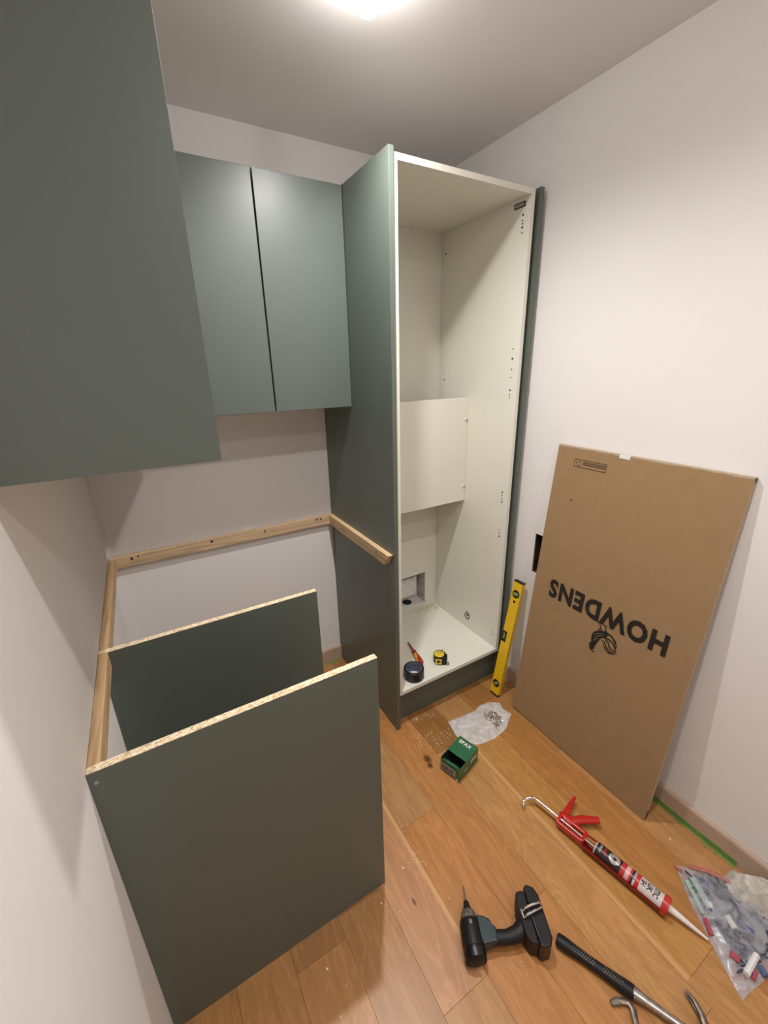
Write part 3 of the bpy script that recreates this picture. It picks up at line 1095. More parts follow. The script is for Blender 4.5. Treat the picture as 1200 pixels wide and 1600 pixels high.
# tape measure
c = Vector((1.262, -0.520, ZFL))
MT = Matrix.Translation(c) @ Matrix.Rotation(math.radians(-38), 4, 'Z')
tm = thing('tape_measure', 'yellow and black tape measure lying flat on the cabinet floor', 'tape measure', matrix=MT)
def dshape(s, z0, z1):
    pts = []
    for i in range(22):
        a = math.radians(90 + i * 9)
        pts.append((0.030 * s * math.cos(a), 0.033 * s * math.sin(a)))
    pts += [(0.012 * s, -0.034 * s), (0.034 * s, -0.030 * s), (0.030 * s, 0.012 * s), (0.016 * s, 0.032 * s)]
    return prism(pts, z0, z1, bevel=0.0018)


part('case', dshape(1.0, 0.0008, 0.038), M['rubber'], tm)
bm = lathe([(0.0245, 0.0378), (0.0245, 0.0396), (0.0225, 0.0406), (0.0, 0.0408)], 30, 'z', None, (-0.003, 0, 0))
part('yellow_cover', bm, M['yellow2'], tm, smooth=True)
part('print_panel', box(-0.014, 0.002, 0.0405, 0.010, 0.014, 0.0412, bevel=0.0004), M['greyl'], tm)
part('side_label', box(-0.020, -0.0368, 0.006, 0.010, -0.0325, 0.034, bevel=0.001), M['yellow2'], tm)
bm = NB()
bx(bm, -0.012, -0.0374, 0.014, 0.000, -0.0366, 0.030); bx(bm, 0.000, -0.0374, 0.019, 0.008, -0.0366, 0.023)
part('side_print', bm, M['black'], tm)
part('lock_button', box(0.030, -0.012, 0.016, 0.037, 0.008, 0.036, bevel=0.0015), M['black'], tm)
part('bump_strip', box(0.016, 0.018, 0.034, 0.025, 0.030, 0.0398, bevel=0.001), M['yellow2'], tm)
part('end_hook', box(0.034, -0.033, 0.0012, 0.0475, -0.0235, 0.014, bevel=0.0008), M['steel'], tm)

# ------------------------------------------------------------------ green screw box
Fp = Vector((1.033, -0.949, 0)); Lp = Vector((1.012, -0.862, 0)); Rp = Vector((1.165, -0.911, 0))
ux = (Rp - Fp).normalized()
W1, W2, HB = 0.137, 0.0895, 0.070
MB = frame(Fp, ux, zdir=(0, 0, 1))            # x along the long side, y back, z up
gb = thing('screw_box', 'green cardboard screw box with an opened end on the floor', 'box', matrix=MB)
wt = 0.0012
bm = NB()
bx(bm, 0, 0, 0.0006, W1, W2, 0.0006 + wt)
bx(bm, 0, 0, wt, W1, wt, HB)
bx(bm, 0, W2 - wt, wt, W1, W2, HB)
bx(bm, W1 - wt, wt, wt, W1, W2 - wt, HB)
bx(bm, 0.047, wt, HB - wt, W1 - wt, W2 - wt, HB)
part('carton', bm, M['sgreen'], gb)
# low front wall with its finger notch
pts = [(0.0012, wt), (W2 - 0.0012, wt), (W2 - 0.0012, HB - 0.004), (W2 - 0.020, HB - 0.004), (W2 - 0.030, HB - 0.002), (W2 - 0.038, HB - 0.012), (W2 - 0.050, HB - 0.016), (0.016, HB - 0.012), (0.008, HB - 0.004), (0.0012, HB - 0.003)]
bm = prism(pts, 0, wt)
swapax(bm, 'zxy')
part('front_flap', bm, M['sgreen'], gb)
fl_ = [(0.0014, 0.004), (0.0014, W2 - 0.004), (0.017, W2 - 0.010), (0.019, W2 - 0.030), (0.010, W2 - 0.038), (0.022, W2 - 0.052), (0.024, 0.020), (0.012, 0.006)]
bm = prism(fl_, HB - 0.0060, HB - 0.0050)
for v in bm.verts:
    v.co.z -= v.co.x * 0.55 + 0.002 * math.sin(v.co.y * 90)
part('folded_flap', bm, M['sgreen'], gb)
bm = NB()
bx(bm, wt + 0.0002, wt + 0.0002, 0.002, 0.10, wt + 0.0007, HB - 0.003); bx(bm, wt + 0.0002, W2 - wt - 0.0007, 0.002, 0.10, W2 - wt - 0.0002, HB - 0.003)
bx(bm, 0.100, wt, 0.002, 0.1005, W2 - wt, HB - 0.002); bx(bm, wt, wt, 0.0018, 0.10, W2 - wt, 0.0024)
part('inside_shade', bm, M['sdark'], gb)  # shade of the open box put into near-black linings
# top lettering: reads towards the front corner, letter tops towards the far end
bm = fit_text('SPAX', 0.058, 0.0170, bold=0.035, space=1.12)
for v in bm.verts:
    v.co = (W1 - 0.030 + v.co.y, W2 - 0.012 - v.co.x, HB + 0.0004)
part('top_lettering', bm, M['wprint'], gb)
bm = fit_text('R', 0.003, 0.003)
for v in bm.verts:
    v.co = (W1 - 0.018 + v.co.y, W2 - 0.077 - v.co.x, HB + 0.0004)
part('trade_mark_sign', bm, M['wprint'], gb)
bm = fit_text('SPAX', 0.045, 0.020, bold=0.03)
for v in bm.verts:
    v.co = (W1 - 0.055 + v.co.x, -0.0004, 0.030 + v.co.y)
part('side_lettering', bm, M['wprint'], gb)
bm = fit_text('4x40', 0.024, 0.010, bold=0.02)
for v in bm.verts:
    v.co = (0.036 + v.co.x, -0.0004, 0.024 + v.co.y)
part('side_lettering', bm, M['wprint'], gb)
o = part('front_label', box(-0.0005, 0.018, 0.004, -0.0001, W2 - 0.004, 0.046), M['greyl'], gb, label='grey label on the front end')
bm = NB()
r2 = random.Random(4)
for zrow in (0.036, 0.026, 0.016, 0.009):
    y = W2 - 0.009
    while y > 0.026:
        l = r2.uniform(0.003, 0.010)
        hh = 0.0035 if zrow > 0.02 else 0.002
        bx(bm, -0.0009, y - l, zrow - hh, -0.0005, y, zrow + hh)
        y -= l + 0.003
part('label_print', bm, M['ink'], o)
part('corner_print', box(-0.0006, 0.005, 0.004, -0.0001, 0.014, 0.012), M['wprint'], gb)

# ------------------------------------------------------------------ plastic bags
def sheet_bag(outline_px, zlift, seed, hfun, nx=26, ny=22, crease=0.004, bottom=True, z0=0.0008, seamlift=0.0):
    """outline_px: 4 chains of corner points (world, z=0) -> Coons-like patch with crumpled height"""
    A, B, C, D = outline_px      # bottom chain, right chain, top chain, left chain (lists of Vectors)

    def along(ch, t):
        s = t * (len(ch) - 1)
        i = min(int(s), len(ch) - 2)
        return ch[i].lerp(ch[i + 1], s - i)
    bm = NB()
    layers = []
    for lay in ((1,) if not bottom else (1, 0)):
        g = []
        for j in range(ny + 1):
            v = j / ny
            row = []
            for i in range(nx + 1):
                u = i / nx
                p = along(A, u) * (1 - v) + along(C, u) * v + along(D, v) * (1 - u) + along(B, v) * u
                p = p - (A[0] * (1 - u) * (1 - v) + A[-1] * u * (1 - v) + C[0] * (1 - u) * v + C[-1] * u * v)
                e = (math.sin(math.pi * u) * math.sin(math.pi * v)) ** 0.45
                z = z0
                if lay:
                    nzv = mn.fractal(Vector((p.x * 55 + seed, p.y * 55, seed)), 0.9, 2.1, 3)
                    rid = 1 - abs(mn.noise(Vector((p.x * 40, p.y * 40 + seed, 3.3)))) * 2.2
                    z += e * (hfun(u, v) + crease * (nzv * 0.8 + rid * 0.6)) + 0.0012
                    z = max(z, z0 + 0.0006)
                edge = min(u, 1 - u, v, 1 - v)
                wob = 0.002 * mn.noise(Vector((p.x * 60, p.y * 60, seed + 5)))
                row.append(bm.verts.new((p.x + wob, p.y + wob, z)))
            g.append(row)
        layers.append(g)
        for j in range(ny):
            for i in range(nx):
                bm.faces.new((g[j][i], g[j][i + 1], g[j + 1][i + 1], g[j + 1][i]))
    return bm


V = lambda px, py: U(px, py, z=0.0)
# small milky bag of steel nuts by the level
hn = lambda u, v: 0.004 + 0.006 * math.exp(-((u - 0.72) ** 2 + (v - 0.55) ** 2) / 0.05)
bm = sheet_bag(([V(700, 1128), V(722, 1120), V(742, 1111), V(748, 1104), V(762, 1098), V(780, 1098)],
                [V(780, 1098), V(786, 1108), V(799, 1116)],
                [V(711, 1148), V(724, 1162), V(748, 1164), V(772, 1155), V(790, 1140), V(799, 1116)],
                [V(700, 1128), V(706, 1138), V(711, 1148)]), 0, 1.7, hn, crease=0.006)
nb = thing('plastic_bag', 'small milky plastic bag of shiny steel fittings on the floor by the screw box', 'bag', loc=V(750, 1130))
part('film', bm, M['film2'], nb, True, smooth=True)
bm = NB()
rs = random.Random(12)
cc = V(771, 1127)
for i in range(130):
    a = rs.uniform(0, 6.28); rr = abs(rs.gauss(0, 0.021))
    x, y = cc.x + rr * math.cos(a) * 0.85, cc.y + rr * math.sin(a) * 1.2
    z = max(0.006, 0.032 * (1 - rr / 0.050)) * rs.uniform(0.6, 1.25)
    b2 = lathe([(0.0044, 0), (0.0052, 0.001), (0.0052, 0.007), (0.0036, 0.010)], 7)
    b2.transform(Matrix.Translation((x, y, z)) @ Matrix.Rotation(rs.uniform(0, 3), 4, (rs.random(), rs.random(), rs.random() + 0.1)))
    me = bpy.data.meshes.new('t'); b2.to_mesh(me); b2.free(); bm.from_mesh(me); bpy.data.meshes.remove(me)
o = part('steel_fittings', bm, M['chrome'], kind='stuff', smooth=True)
tagit(o, 'heap of shiny steel nuts and cam fittings in the small milky bag', 'fittings')

# clear zip bag of wall plugs and fixings, right foreground
hb = lambda u, v: 0.016 + 0.014 * math.sin(math.pi * u) * math.sin(math.pi * v)
pA = V(1055, 1353); pB = V(1110, 1472); pC = V(1160, 1564); pD = V(1215, 1512); pE = V(1262, 1466); pF = V(1190, 1412); pG = V(1120, 1370)
bm = sheet_bag(([pA, V(1080, 1415), pB, V(1135, 1520), pC], [pC, pD, pE], [V(1075, 1357), pG, V(1150, 1385), pF, pE], [pA, V(1065, 1354), V(1075, 1357)]),
               0, 4.1, hb, nx=34, ny=26, crease=0.007)
zb = thing('zip_bag', 'clear zip bag of coloured wall plugs and screws at the right edge', 'bag', loc=V(1150, 1460))
part('film', bm, M['film'], zb, True, smooth=True)
path = [U(1076, 1353, z=0.012), U(1110, 1362, z=0.022), U(1145, 1380, z=0.030), U(1180, 1408, z=0.030), U(1225, 1450, z=0.022)]
part('zip_seal', tube(path, 0.006, 8, flat=0.35), M['redfilm'], zb, True, smooth=True)
part('bag_corner', tube([U(1053, 1352, z=0.006), U(1058, 1356, z=0.007), U(1066, 1362, z=0.009)], [0.002, 0.004, 0.006], 8), M['redfilm'], zb, True, smooth=True)


def rod(name, a, b, r, m, lab, cat, zr=0.006, group=None, seg=8, flat=None):
    p, q = U(a[0], a[1], z=zr), U(b[0], b[1], z=zr)
    o = part(name, tube([(p.x, p.y, p.z), tuple(p.lerp(q, 0.5)), (q.x, q.y, q.z)], r, seg, flat=flat), m)
    tagit(o, lab, cat, group)
    return o


rod('plug_strip', (1083, 1372), (1112, 1424), 0.010, M['mint'], 'wide mint green plastic strip inside the clear zip bag', 'strip', 0.016, flat=0.35)
rod('plug_strip', (1073, 1376), (1100, 1428), 0.007, M['mint'], 'narrow mint green strip at the left side of the clear zip bag', 'strip', 0.012, flat=0.5)
rod('wall_plug', (1136, 1432), (1149, 1452), 0.009, M['wprint'], 'short white plug at the middle of the clear zip bag', 'wall plug', 0.017)
rod('wall_plug', (1182, 1492), (1166, 1522), 0.008, M['wprint'], 'long white plug near the bottom of the clear zip bag', 'wall plug', 0.014)
rod('wall_plug', (1102, 1436), (1112, 1462), 0.007, M['pink'], 'red plug at the left edge of the clear zip bag beside the nozzle', 'wall plug', 0.012)
rod('wall_plug', (1140, 1490), (1155, 1500), 0.009, M['pink'], 'short red plug low in the clear zip bag', 'wall plug', 0.017)
rod('wall_plug', (1176, 1530), (1180, 1518), 0.006, M['pink'], 'small red plug beside the long white plug in the zip bag', 'wall plug', 0.010)
rod('wall_plug', (1108, 1422), (1116, 1434), 0.009, M['blue'], 'blue plug at the lower end of the wide mint strip', 'wall plug', 0.016)
rod('wall_plug', (1096, 1374), (1106, 1392), 0.008, M['blue'], 'blue plug beside the upper end of the wide mint strip', 'wall plug', 0.016)
rod('wall_plug', (1155, 1440), (1178, 1458), 0.008, M['blue'], 'blue plug right of the short white plug in the zip bag', 'wall plug', 0.017)
rod('wall_plug', (1188, 1510), (1197, 1526), 0.008, M['blue'], 'blue plug near the bottom right of the zip bag', 'wall plug', 0.013)
bm = NB()
rs = random.Random(21)
quad = (V(1070, 1366), V(1158, 1545), V(1250, 1470), V(1120, 1380))
for i in range(620):
    u, v = rs.uniform(0.05, 0.93), rs.uniform(0.08, 0.92)
    p = quad[0].lerp(quad[1], u).lerp(quad[3].lerp(quad[2], u), v)
    z = rs.uniform(0.003, 0.016)
    b2 = lathe([(0.0016, 0), (0.0030, 0.002), (0.0030, 0.016), (0.0012, 0.022)], 6, 'x')
    b2.transform(Matrix.Translation((p.x, p.y, z)) @ Matrix.Rotation(rs.uniform(0, 6.28), 4, 'Z') @ Matrix.Rotation(rs.uniform(-0.25, 0.25), 4, 'Y'))
    me = bpy.data.meshes.new('t'); b2.to_mesh(me); b2.free(); bm.from_mesh(me); bpy.data.meshes.remove(me)
o = part('loose_fixings', bm, M['mixed'], kind='stuff')
tagit(o, 'mass of dark blue-grey screws and plugs filling the clear zip bag', 'fixings')

# hazy plastic bag slumped in the corner behind the zip bag
hh = lambda u, v: 0.035 + 0.085 * math.sin(math.pi * min(1, u * 0.9 + 0.1)) * math.sin(math.pi * v) ** 0.7
q0 = Vector((1.485, -1.655, 0)); q1 = Vector((1.53, -1.80, 0)); q2 = Vector((1.56, -1.98, 0)); q3 = Vector((1.606, -1.97, 0)); q4 = Vector((1.608, -1.80, 0)); q5 = Vector((1.600, -1.64, 0))
bm = sheet_bag(([q0, q1, q2], [q2, q3], [q5, q4, q3], [q0, Vector((1.545, -1.630, 0)), q5]), 0, 8.3, hh, nx=30, ny=18, crease=0.022)
hb2 = thing('plastic_bag', 'large hazy crumpled plastic bag against the skirting at the right edge', 'bag', loc=(1.57, -1.8, 0))
part('film', bm, M['film3'], hb2, True, smooth=True)

# ------------------------------------------------------------------ caulking gun
G0 = U(834, 1247, z=0.030); G1 = U(1043, 1417, z=0.030)
G0.z = G1.z = 0.030
gd = (G1 - G0); GL = gd.length
MG = frame(G0, gd, zdir=(0, 0, 1))       # x towards nozzle, y to the left of travel (trigger side chosen below)
side = 1 if (MG.inverted() @ U(936, 1283, z=0.03)).y > 0 else -1
gun = thing('caulking_gun', 'red caulking gun loaded with a sealant cartridge on the floor', 'caulking gun', matrix=MG)
gl = lambda px, py, z=0.03: MG.inverted() @ U(px, py, z=z)
xa = gl(930, 1330).x        # cartridge rear
RC = 0.0235
# rod with its hook
hk = gl(818, 1264, 0.006)
part('push_rod', tube([(hk.x - 0.000, hk.y, -0.012), (hk.x - 0.012, hk.y * 0.75, -0.006), (-0.010, hk.y * 0.30, 0.004), (0.004, 0, 0.004), (0.03, 0, 0.004), (xa + 0.01, 0, 0.002)],
                      [0.0050, 0.0052, 0.0054, 0.0054, 0.0054, 0.0054], 12), M['chrome'], gun, smooth=True)
xb_ = gl(872, 1287).x; xc_ = gl(905, 1316).x
# body bracket: two cheeks and end plates round the rod
bm = NB()
bx(bm, xb_ - 0.006, -0.021, -0.012, xc_ + 0.006, -0.012, 0.010, bevel=0.002)
bx(bm, xb_ - 0.006, 0.012, -0.012, xc_ + 0.006, 0.021, 0.010, bevel=0.002)
bx(bm, xb_ - 0.010, -0.018, -0.012, xb_, 0.018, 0.012, bevel=0.002)
bx(bm, xc_, -0.020, -0.014, xc_ + 0.010, 0.020, 0.014, bevel=0.002)
part('body', bm, M['red'], gun)
part('catch_plate', box(xb_ + 0.012, -0.012, -0.010, xb_ + 0.016, 0.012, 0.011), M['steel'], gun)
# handle and trigger
ht = gl(936, 1283, 0.026); h0 = gl(886, 1281, 0.03)
tt = gl(898, 1247, 0.026)
hb_ = side * 0.018
part('handle', tube([(xb_ + 0.004, hb_, 0.0), (h0.x + 0.010, h0.y * 0.6 + hb_ * 0.4, 0.0), tuple(h0.lerp(ht, 0.45) + Vector((0, side * 0.004, 0))), (ht.x, ht.y, 0)],
                    [0.018, 0.0165, 0.0150, 0.0110], 14, flat=0.75), M['red'], gun, smooth=True)
part('trigger', tube([(xb_ - 0.002, hb_, 0.0), (xb_ + 0.002, side * 0.034, 0.0), ((xb_ + tt.x) / 2, (side * 0.03 + tt.y) / 2 + side * 0.004, 0.0), (tt.x, tt.y, 0)],
                     [0.015, 0.013, 0.0085, 0.0055], 12, flat=0.75), M['red'], gun, smooth=True)
# cradle: half-open trough along the cartridge plus end cap
xe = GL
bm = NB()
seg = 18
rings = []
for x in (xc_ + 0.008, xc_ + 0.03, xa, (xa + xe) / 2, xe - 0.002):
    rr = 0.0262
    ring = []
    for i in range(seg + 1):
        a = math.radians(-205 + i * (230 / seg)) if side > 0 else math.radians(-25 + -0 + i * -(0) )
        a = math.radians(178 + i * 158 / seg)
        yy, zz_ = rr * math.cos(a) , rr * math.sin(a)
        ring.append(bm.verts.new((x, -side * -yy if False else (yy * side * -1 if False else yy), zz_)))
    rings.append(ring)
for a, b in zip(rings, rings[1:]):
    for i in range(seg):
        bm.faces.new((a[i], a[i + 1], b[i + 1], b[i]))
rot = Matrix.Rotation(math.radians(-12 if side > 0 else 12), 4, 'X')
bm.transform(rot)
for v in bm.verts:
    v.co.z = max(v.co.z, -0.0285)
bmesh.ops.solidify(bm, geom=list(bm.faces), thickness=0.0012)
part('cradle', bm, M['red'], gun, smooth=True)
part('side_rail', tube([(xc_ + 0.006, side * 0.019, 0.002), (xa - 0.006, side * 0.021, 0.004)], 0.0036, 8), M['dred'], gun)
part('end_cap', lathe([(0.0145, xe + 0.004), (0.0272, xe + 0.004), (0.0278, xe - 0.002), (0.0278, xe - 0.012), (0.0262, xe - 0.013), (0.0250, xe - 0.002), (0.0145, xe - 0.002), (0.0145, xe + 0.004)], 30, 'x', cap=False), M['red'], gun, smooth=True)
# cartridge is a thing of its own held by the gun
ct = thing('sealant_cartridge', 'sealant cartridge with black and red label and white nozzle in the gun', 'cartridge', matrix=MG)
nz_ = gl(1106, 1468, 0.012)
part('tube_body', lathe([(0.019, xa - 0.004), (0.0205, xa - 0.004), (RC, xa), (RC, xe - 0.014), (0.020, xe - 0.003), (0.010, xe - 0.002)], 30, 'x'), M['lwhite'], ct, smooth=True)
part('nozzle', tube([(xe - 0.002, 0, 0), (xe + 0.02, nz_.y * 0.2, -0.003), (nz_.x, nz_.y, -0.018)], [0.0105, 0.0088, 0.0032], 14), M['nozzle'], ct, smooth=True)


def wrap(x0, x1, a0, a1, m, nm, r=RC + 0.0004, lab=None):
    b = NB()
    n = 14
    rows = []
    for x in (x0, x1):
        rows.append([b.verts.new((x, r * math.cos(math.radians(a0 + (a1 - a0) * i / n)), r * math.sin(math.radians(a0 + (a1 - a0) * i / n)))) for i in range(n + 1)])
    for i in range(n):
        b.faces.new((rows[0][i], rows[0][i + 1], rows[1][i + 1], rows[1][i]))
    return part(nm, b, m, ct, smooth=True, label=lab)


CL = xe - 0.014 - xa
w0 = xa
lab_ = wrap(w0, w0 + CL * 0.40, -30, 210, M['lblack'], 'label', lab='black part of the label')
wrap(w0 + CL * 0.40, w0 + CL * 0.47, -30, 210, M['lred'], 'label_band')
wrap(w0 + CL * 0.47, w0 + CL * 0.53, -30, 210, M['lpink'], 'label_band')
wrap(w0 + CL * 0.53, w0 + CL * 0.56, -30, 210, M['lred'], 'label_band')
wrap(w0 + CL * 0.56, w0 + CL * 0.59, -30, 210, M['lblack'], 'label_band')
wrap(w0 + CL * 0.62, w0 + CL * 0.68, -30, 210, M['lred'], 'label_band')
# reading direction: across the tube, letter tops towards the nozzle
def wrap_text(s, x_base, hgt, wdt, m, nm, amid, r=RC + 0.0009, bold=0.03):
    b = fit_text(s, wdt, hgt, bold)
    bmesh.ops.subdivide_edges(b, edges=[e for e in b.edges if e.calc_length() > wdt * 0.25], cuts=2)
    for v in b.verts:
        tx = v.co.x - wdt / 2
        ang = math.radians(amid) + side * -1 * (-tx / r) * -1 if False else math.radians(amid) + side * (-tx / r) * -1
        v.co = (x_base + v.co.y, r * math.cos(ang), r * math.sin(ang))
    return part(nm, b, m, ct)


AM = 90 + side * 8
wrap_text('SH', w0 + CL * 0.69, CL * 0.075, 0.017, M['ink'], 'lettering', AM)
wrap_text('LIK', w0 + CL * 0.78, CL * 0.075, 0.025, M['ink'], 'lettering', AM)
wrap_text('STIC', w0 + CL * 0.87, CL * 0.075, 0.030, M['ink'], 'lettering', AM)
wrap_text('ADHESIVE', w0 + CL * 0.045, CL * 0.035, 0.026, M['wprint'], 'lettering', AM, bold=0.0)
wrap_text('SEALANT', w0 + CL * 0.11, CL * 0.05, 0.026, M['lred'], 'lettering', AM)
wrap_text('FILLER', w0 + CL * 0.595, CL * 0.022, 0.028, M['ink'], 'lettering', AM, bold=0.0)
# round silver badge with letter
b = NB()
cxm, rr_ = w0 + CL * 0.285, 0.0165
n = 28
def onc(dx_, dy_, r=RC + 0.0010):
    ang = math.radians(AM) + side * (-dy_) / r * -1
    return (cxm + dx_, r * math.cos(ang), r * math.sin(ang))


for r0, r1 in ((0.0, 0.0085), (0.0095, 0.0125), (0.0135, 0.0165)):
    A_ = [b.verts.new(onc(r0 * math.cos(6.2832 * i / n), r0 * math.sin(6.2832 * i / n))) for i in range(n)] if r0 > 0 else None
    B_ = [b.verts.new(onc(r1 * math.cos(6.2832 * i / n), r1 * math.sin(6.2832 * i / n))) for i in range(n)]
    if A_:
        for i in range(n):
            b.faces.new((A_[i], A_[(i + 1) % n], B_[(i + 1) % n], B_[i]))
    else:
        b.faces.new(B_)
part('badge', b, M['lsilver'], ct, label='round silver badge')
wrap_text('G', cxm - 0.006, 0.012, 0.010, M['lblack'], 'badge_letter', AM, r=RC + 0.0016)

# ------------------------------------------------------------------ impact driver
Tp = Vector((0.807, -1.235, 0)); bx_ = Vector((0.723, -1.390, 0))
fdir = (Tp - bx_).normalized()
MD = frame(Tp, fdir, zdir=(0, 0, 1))      # x forward to the bit tip, y to the left, so the handle runs to -y
dr = thing('impact_driver', 'black and teal cordless impact driver lying on its side', 'drill', matrix=MD)
ZD = 0.034
def shift(bm, d):
    for v in bm.verts:
        v.co += Vector(d)
    return bm


part('screwdriver_bit', shift(lathe([(0.0006, 0.0), (0.0022, -0.004), (0.0032, -0.010), (0.0023, -0.013), (0.0023, -0.030), (0.0036, -0.034), (0.0036, -0.046)], 8, 'x'), (0, 0, ZD)), M['steel'], dr, smooth=True)
part('chuck', shift(lathe([(0.0062, -0.040), (0.0080, -0.042), (0.0095, -0.052), (0.0125, -0.058), (0.0125, -0.064)], 20, 'x'), (0, 0, ZD)), M['black'], dr, smooth=True)
part('hammer_case', shift(lathe([(0.0135, -0.062), (0.019, -0.066), (0.024, -0.078), (0.0265, -0.092), (0.0265, -0.100)], 26, 'x'), (0, 0, ZD)), M['dgrey'], dr, smooth=True, label='worn grey nose casing')
part('motor_housing', shift(lathe([(0.0275, -0.088), (0.030, -0.094), (0.0308, -0.115), (0.0305, -0.140), (0.0295, -0.155), (0.027, -0.172), (0.020, -0.178), (0.0, -0.179)], 28, 'x'), (0, 0, ZD)), M['rubber'], dr, smooth=True)
part('rear_cap', shift(lathe([(0.0310, -0.150), (0.0316, -0.153), (0.0312, -0.162), (0.0288, -0.174)], 28, 'x', cap=False), (0, 0, ZD)), M['black'], dr, smooth=True)
bm = box(-0.108, -0.004, ZD + 0.024, -0.096, 0.006, ZD + 0.0312, bevel=0.002)
part('worn_badge', bm, M['dgrey'], dr)
# handle: slightly swept oval grip
hpth = [(-0.124, -0.020, ZD), (-0.124, -0.040, ZD), (-0.127, -0.070, ZD), (-0.128, -0.100, ZD), (-0.122, -0.128, ZD), (-0.112, -0.150, ZD)]
part('handle', tube(hpth, [0.023, 0.0205, 0.0175, 0.0175, 0.020, 0.026], 18, flat=0.85), M['rubber'], dr, smooth=True)
part('trigger', prism([(-0.083, -0.037), (-0.096, -0.032), (-0.110, -0.036), (-0.110, -0.062), (-0.093, -0.060), (-0.086, -0.054)], ZD - 0.009, ZD + 0.009, bevel=0.002), M['black'], dr)
part('housing_shoulder', prism([(-0.082, -0.022), (-0.086, -0.044), (-0.104, -0.052), (-0.112, -0.070), (-0.142, -0.068), (-0.148, -0.026), (-0.120, -0.014)], ZD - 0.018, ZD + 0.020, bevel=0.004), M['teal'], dr, label='teal plastic shoulder behind the trigger')
# battery foot and battery
pts = [(-0.040, -0.150), (-0.036, -0.166), (-0.040, -0.176), (-0.160, -0.176), (-0.158, -0.158), (-0.140, -0.146), (-0.070, -0.142)]
part('battery_foot', prism(pts, 0.006, 0.066, bevel=0.004), M['rubber'], dr)
pts = [(-0.030, -0.176), (-0.024, -0.186), (-0.032, -0.205), (-0.052, -0.214), (-0.150, -0.216), (-0.166, -0.206), (-0.170, -0.186), (-0.164, -0.176)]
bt_ = part('battery', prism(pts, 0.0012, 0.070, bevel=0.004), M['black'], dr)
part('battery_release', box(-0.030, -0.206, 0.022, -0.023, -0.186, 0.050, bevel=0.002), M['rubber'], bt_)
bm = NB()
for a in ((-0.128, -0.2165, -0.116, 0.030), (-0.100, -0.2165, -0.092, 0.045)):
    bx(bm, a[0], -0.2168, a[3] - 0.012, a[2], -0.2158, a[3])
part('scuffs', bm, M['lsilver'], bt_)
part('seam_line', tube([(-0.085, -0.172, 0.0705), (-0.110, -0.176, 0.0712), (-0.145, -0.178, 0.0705)], 0.0012, 6), M['dgrey'], dr)
# belt hook: bent steel strap on the upper side
bm = NB()
hkz = 0.0705
tube([(-0.090, -0.150, hkz), (-0.088, -0.158, hkz + 0.010), (-0.082, -0.180, hkz + 0.012), (-0.076, -0.205, hkz + 0.010), (-0.079, -0.212, hkz + 0.003)], 0.0032, 8, bm)
tube([(-0.104, -0.152, hkz), (-0.103, -0.160, hkz + 0.010), (-0.096, -0.184, hkz + 0.012), (-0.088, -0.207, hkz + 0.010), (-0.079, -0.212, hkz + 0.003)], 0.0032, 8, bm)
tube([(-0.106, -0.151, hkz), (-0.086, -0.149, hkz)], 0.0036, 8, bm)
part('belt_hook', bm, M['chrome'], dr, smooth=True, label='bent steel belt hook')

# ------------------------------------------------------------------ hammer
Hb = Vector((0.9585, -1.463, 0))
Hd = (Vector((1.038, -1.6375, 0)) - Hb).normalized()
MH = frame(Hb, Hd, zdir=(0, 0, 1))        # x to the head, y to the left = claw side
hm = thing('claw_hammer', 'claw hammer with black rubber grip and steel shaft, head at the bottom edge', 'hammer', matrix=MH)
ZH = 0.0175
gp = [(0.000, 0.0125), (0.003, 0.0162), (0.020, 0.0168), (0.050, 0.0150), (0.085, 0.0136), (0.120, 0.0142), (0.155, 0.0160), (0.185, 0.0170), (0.192, 0.0160)]
bm = lathe([(r, x) for x, r in gp], 22, 'x', flat=0.85)
part('grip', shift(bm, (0, 0, ZH - 0.002)), M['rubber'], hm, smooth=True)
bm = NB()
for i in range(26):
    for j in (-1, 0, 1):
        x = 0.022 + i * 0.0056 + (0.0028 if j == 0 else 0)
        if 0.10 < x < 0.118:
            continue
        rr = 0.0142 + 0.0025 * abs((x - 0.09) / 0.09) ** 2
        a = math.radians(90 + j * 26)
        b2 = lathe([(0.0011, 0), (0.0008, 0.0007)], 6)
        b2.transform(Matrix.Translation((x, rr * math.cos(a), ZH - 0.002 + rr * 0.85 * math.sin(a) - 0.0003)))
        me = bpy.data.meshes.new('t'); b2.to_mesh(me); b2.free(); bm.from_mesh(me); bpy.data.meshes.remove(me)
part('grip_studs', bm, M['lsilver'], hm, kind='stuff')
part('shaft', shift(tube([(0.188, 0, 0), (0.198, 0, 0), (0.220, 0, 0), (0.290, 0, 0), (0.335, 0, 0)], [0.0150, 0.0145, 0.0110, 0.0090, 0.0105], 16, flat=0.8), (0, 0, ZH)), M['steel'], hm, smooth=True)
part('head', shift(lathe([(0.0125, -0.060), (0.0145, -0.057), (0.0145, -0.045), (0.0095, -0.036), (0.0105, -0.015), (0.0125, 0.0), (0.0115, 0.015)], 20, 'y'), (0.345, 0, ZH)), M['steel'], hm, smooth=True)
for s in (-1, 1):
    part('claw', tube([(0.345, 0.010, ZH), (0.343, 0.028, ZH + s * 0.004), (0.334, 0.048, ZH + s * 0.006), (0.318, 0.066, ZH + s * 0.007), (0.300, 0.079, ZH + s * 0.006)],
                      [0.0095, 0.0085, 0.0072, 0.0056, 0.0022], 10, flat=0.6), M['dsteel'], hm, smooth=True)

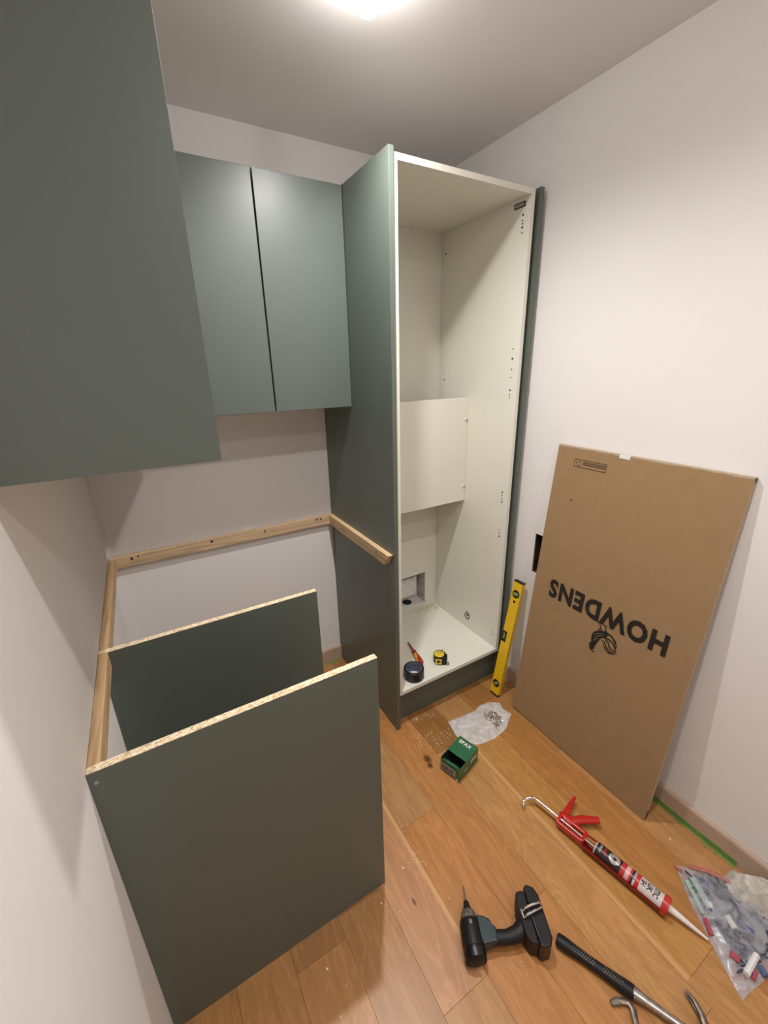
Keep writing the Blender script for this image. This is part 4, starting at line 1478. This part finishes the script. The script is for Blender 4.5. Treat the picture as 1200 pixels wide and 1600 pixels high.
# bent steel bar beside the hammer
pb = [U(955, 1567, z=0.008), U(966, 1563, z=0.009), U(982, 1566, z=0.010), U(989, 1577, z=0.010), U(994, 1600, z=0.010), U(997, 1640, z=0.010), U(998, 1690, z=0.010)]
pr_ = thing('pry_bar', 'small bent steel bar with a flattened end beside the hammer shaft', 'tool', loc=(pb[3].x, pb[3].y, 0))
part('bar', tube([tuple(p) for p in pb[1:]], [0.0068, 0.0078, 0.0085, 0.0072, 0.0068, 0.0068], 8, flat=0.6), M['dsteel'], pr_, True, smooth=True)
part('flat_tip', tube([tuple(pb[0]), tuple(pb[1]), tuple(pb[1].lerp(pb[2], 0.5))], [0.0060, 0.0085, 0.0072], 8, flat=0.5), M['dgrey'], pr_, True, smooth=True, label='dark flattened tip')

# ------------------------------------------------------------------ crumbs and dust on the floor
crumbs = [(630, 1357, 0.0042, 'beside the large near panel'), (596, 1412, 0.0036, 'below the corner of the large near panel'),
          (624, 1425, 0.0018, 'left of the driver on the bare boards'), (511, 1514, 0.0040, 'in the shadow below the large near panel'),
          (1047, 1312, 0.0040, 'right of the cardboard box corner'), (637, 1291, 0.0022, 'at the board joint above the driver'),
          (701, 1404, 0.0018, 'just left of the driver bit'), (815, 1503, 0.0016, 'under the driver battery'),
          (533, 1589, 0.0022, 'at the bottom edge of the picture'), (541, 1540, 0.0016, 'lowest shadowed board')]
rs = random.Random(8)
for px, py, s, where in crumbs:
    p = U(px, py, z=0)
    bm = NB()
    bmesh.ops.create_icosphere(bm, subdivisions=1, radius=s)
    for v in bm.verts:
        v.co.x *= rs.uniform(0.5, 1.2); v.co.y *= rs.uniform(0.6, 1.5); v.co.z = v.co.z * 0.5 + s * 0.5
    o = part('plaster_crumb', bm, M['chipw'])
    o.location = (p.x, p.y, 0.0004)
    tagit(o, 'white plaster crumb on the floor ' + where, 'crumb', 'plaster crumbs on the floor')
bm = NB()
for (px, py, n, s) in ((672, 1118, 30, 5), (650, 1124, 30, 5), (676, 1152, 60, 14), (694, 1150, 40, 9), (660, 1165, 30, 10), (655, 1345, 14, 6), (645, 1330, 8, 10), (612, 1135, 30, 10), (705, 1070, 0, 8)):
    for i in range(n):
        p = U(px + rs.gauss(0, s), py + rs.gauss(0, s * 0.45), z=0)
        if p.y > -0.575 or p.x > XW - 0.03:
            continue
        d = rs.uniform(0.0004, 0.0014)
        bx(bm, p.x - d, p.y - d, 0.0002, p.x + d, p.y + d * 0.7, 0.0002 + d * 0.6)
o = part('floor_dust', bm, M['chipw'], kind='stuff')
tagit(o, 'scattered white dust and chips on the boards before the tall cabinet', 'dust')
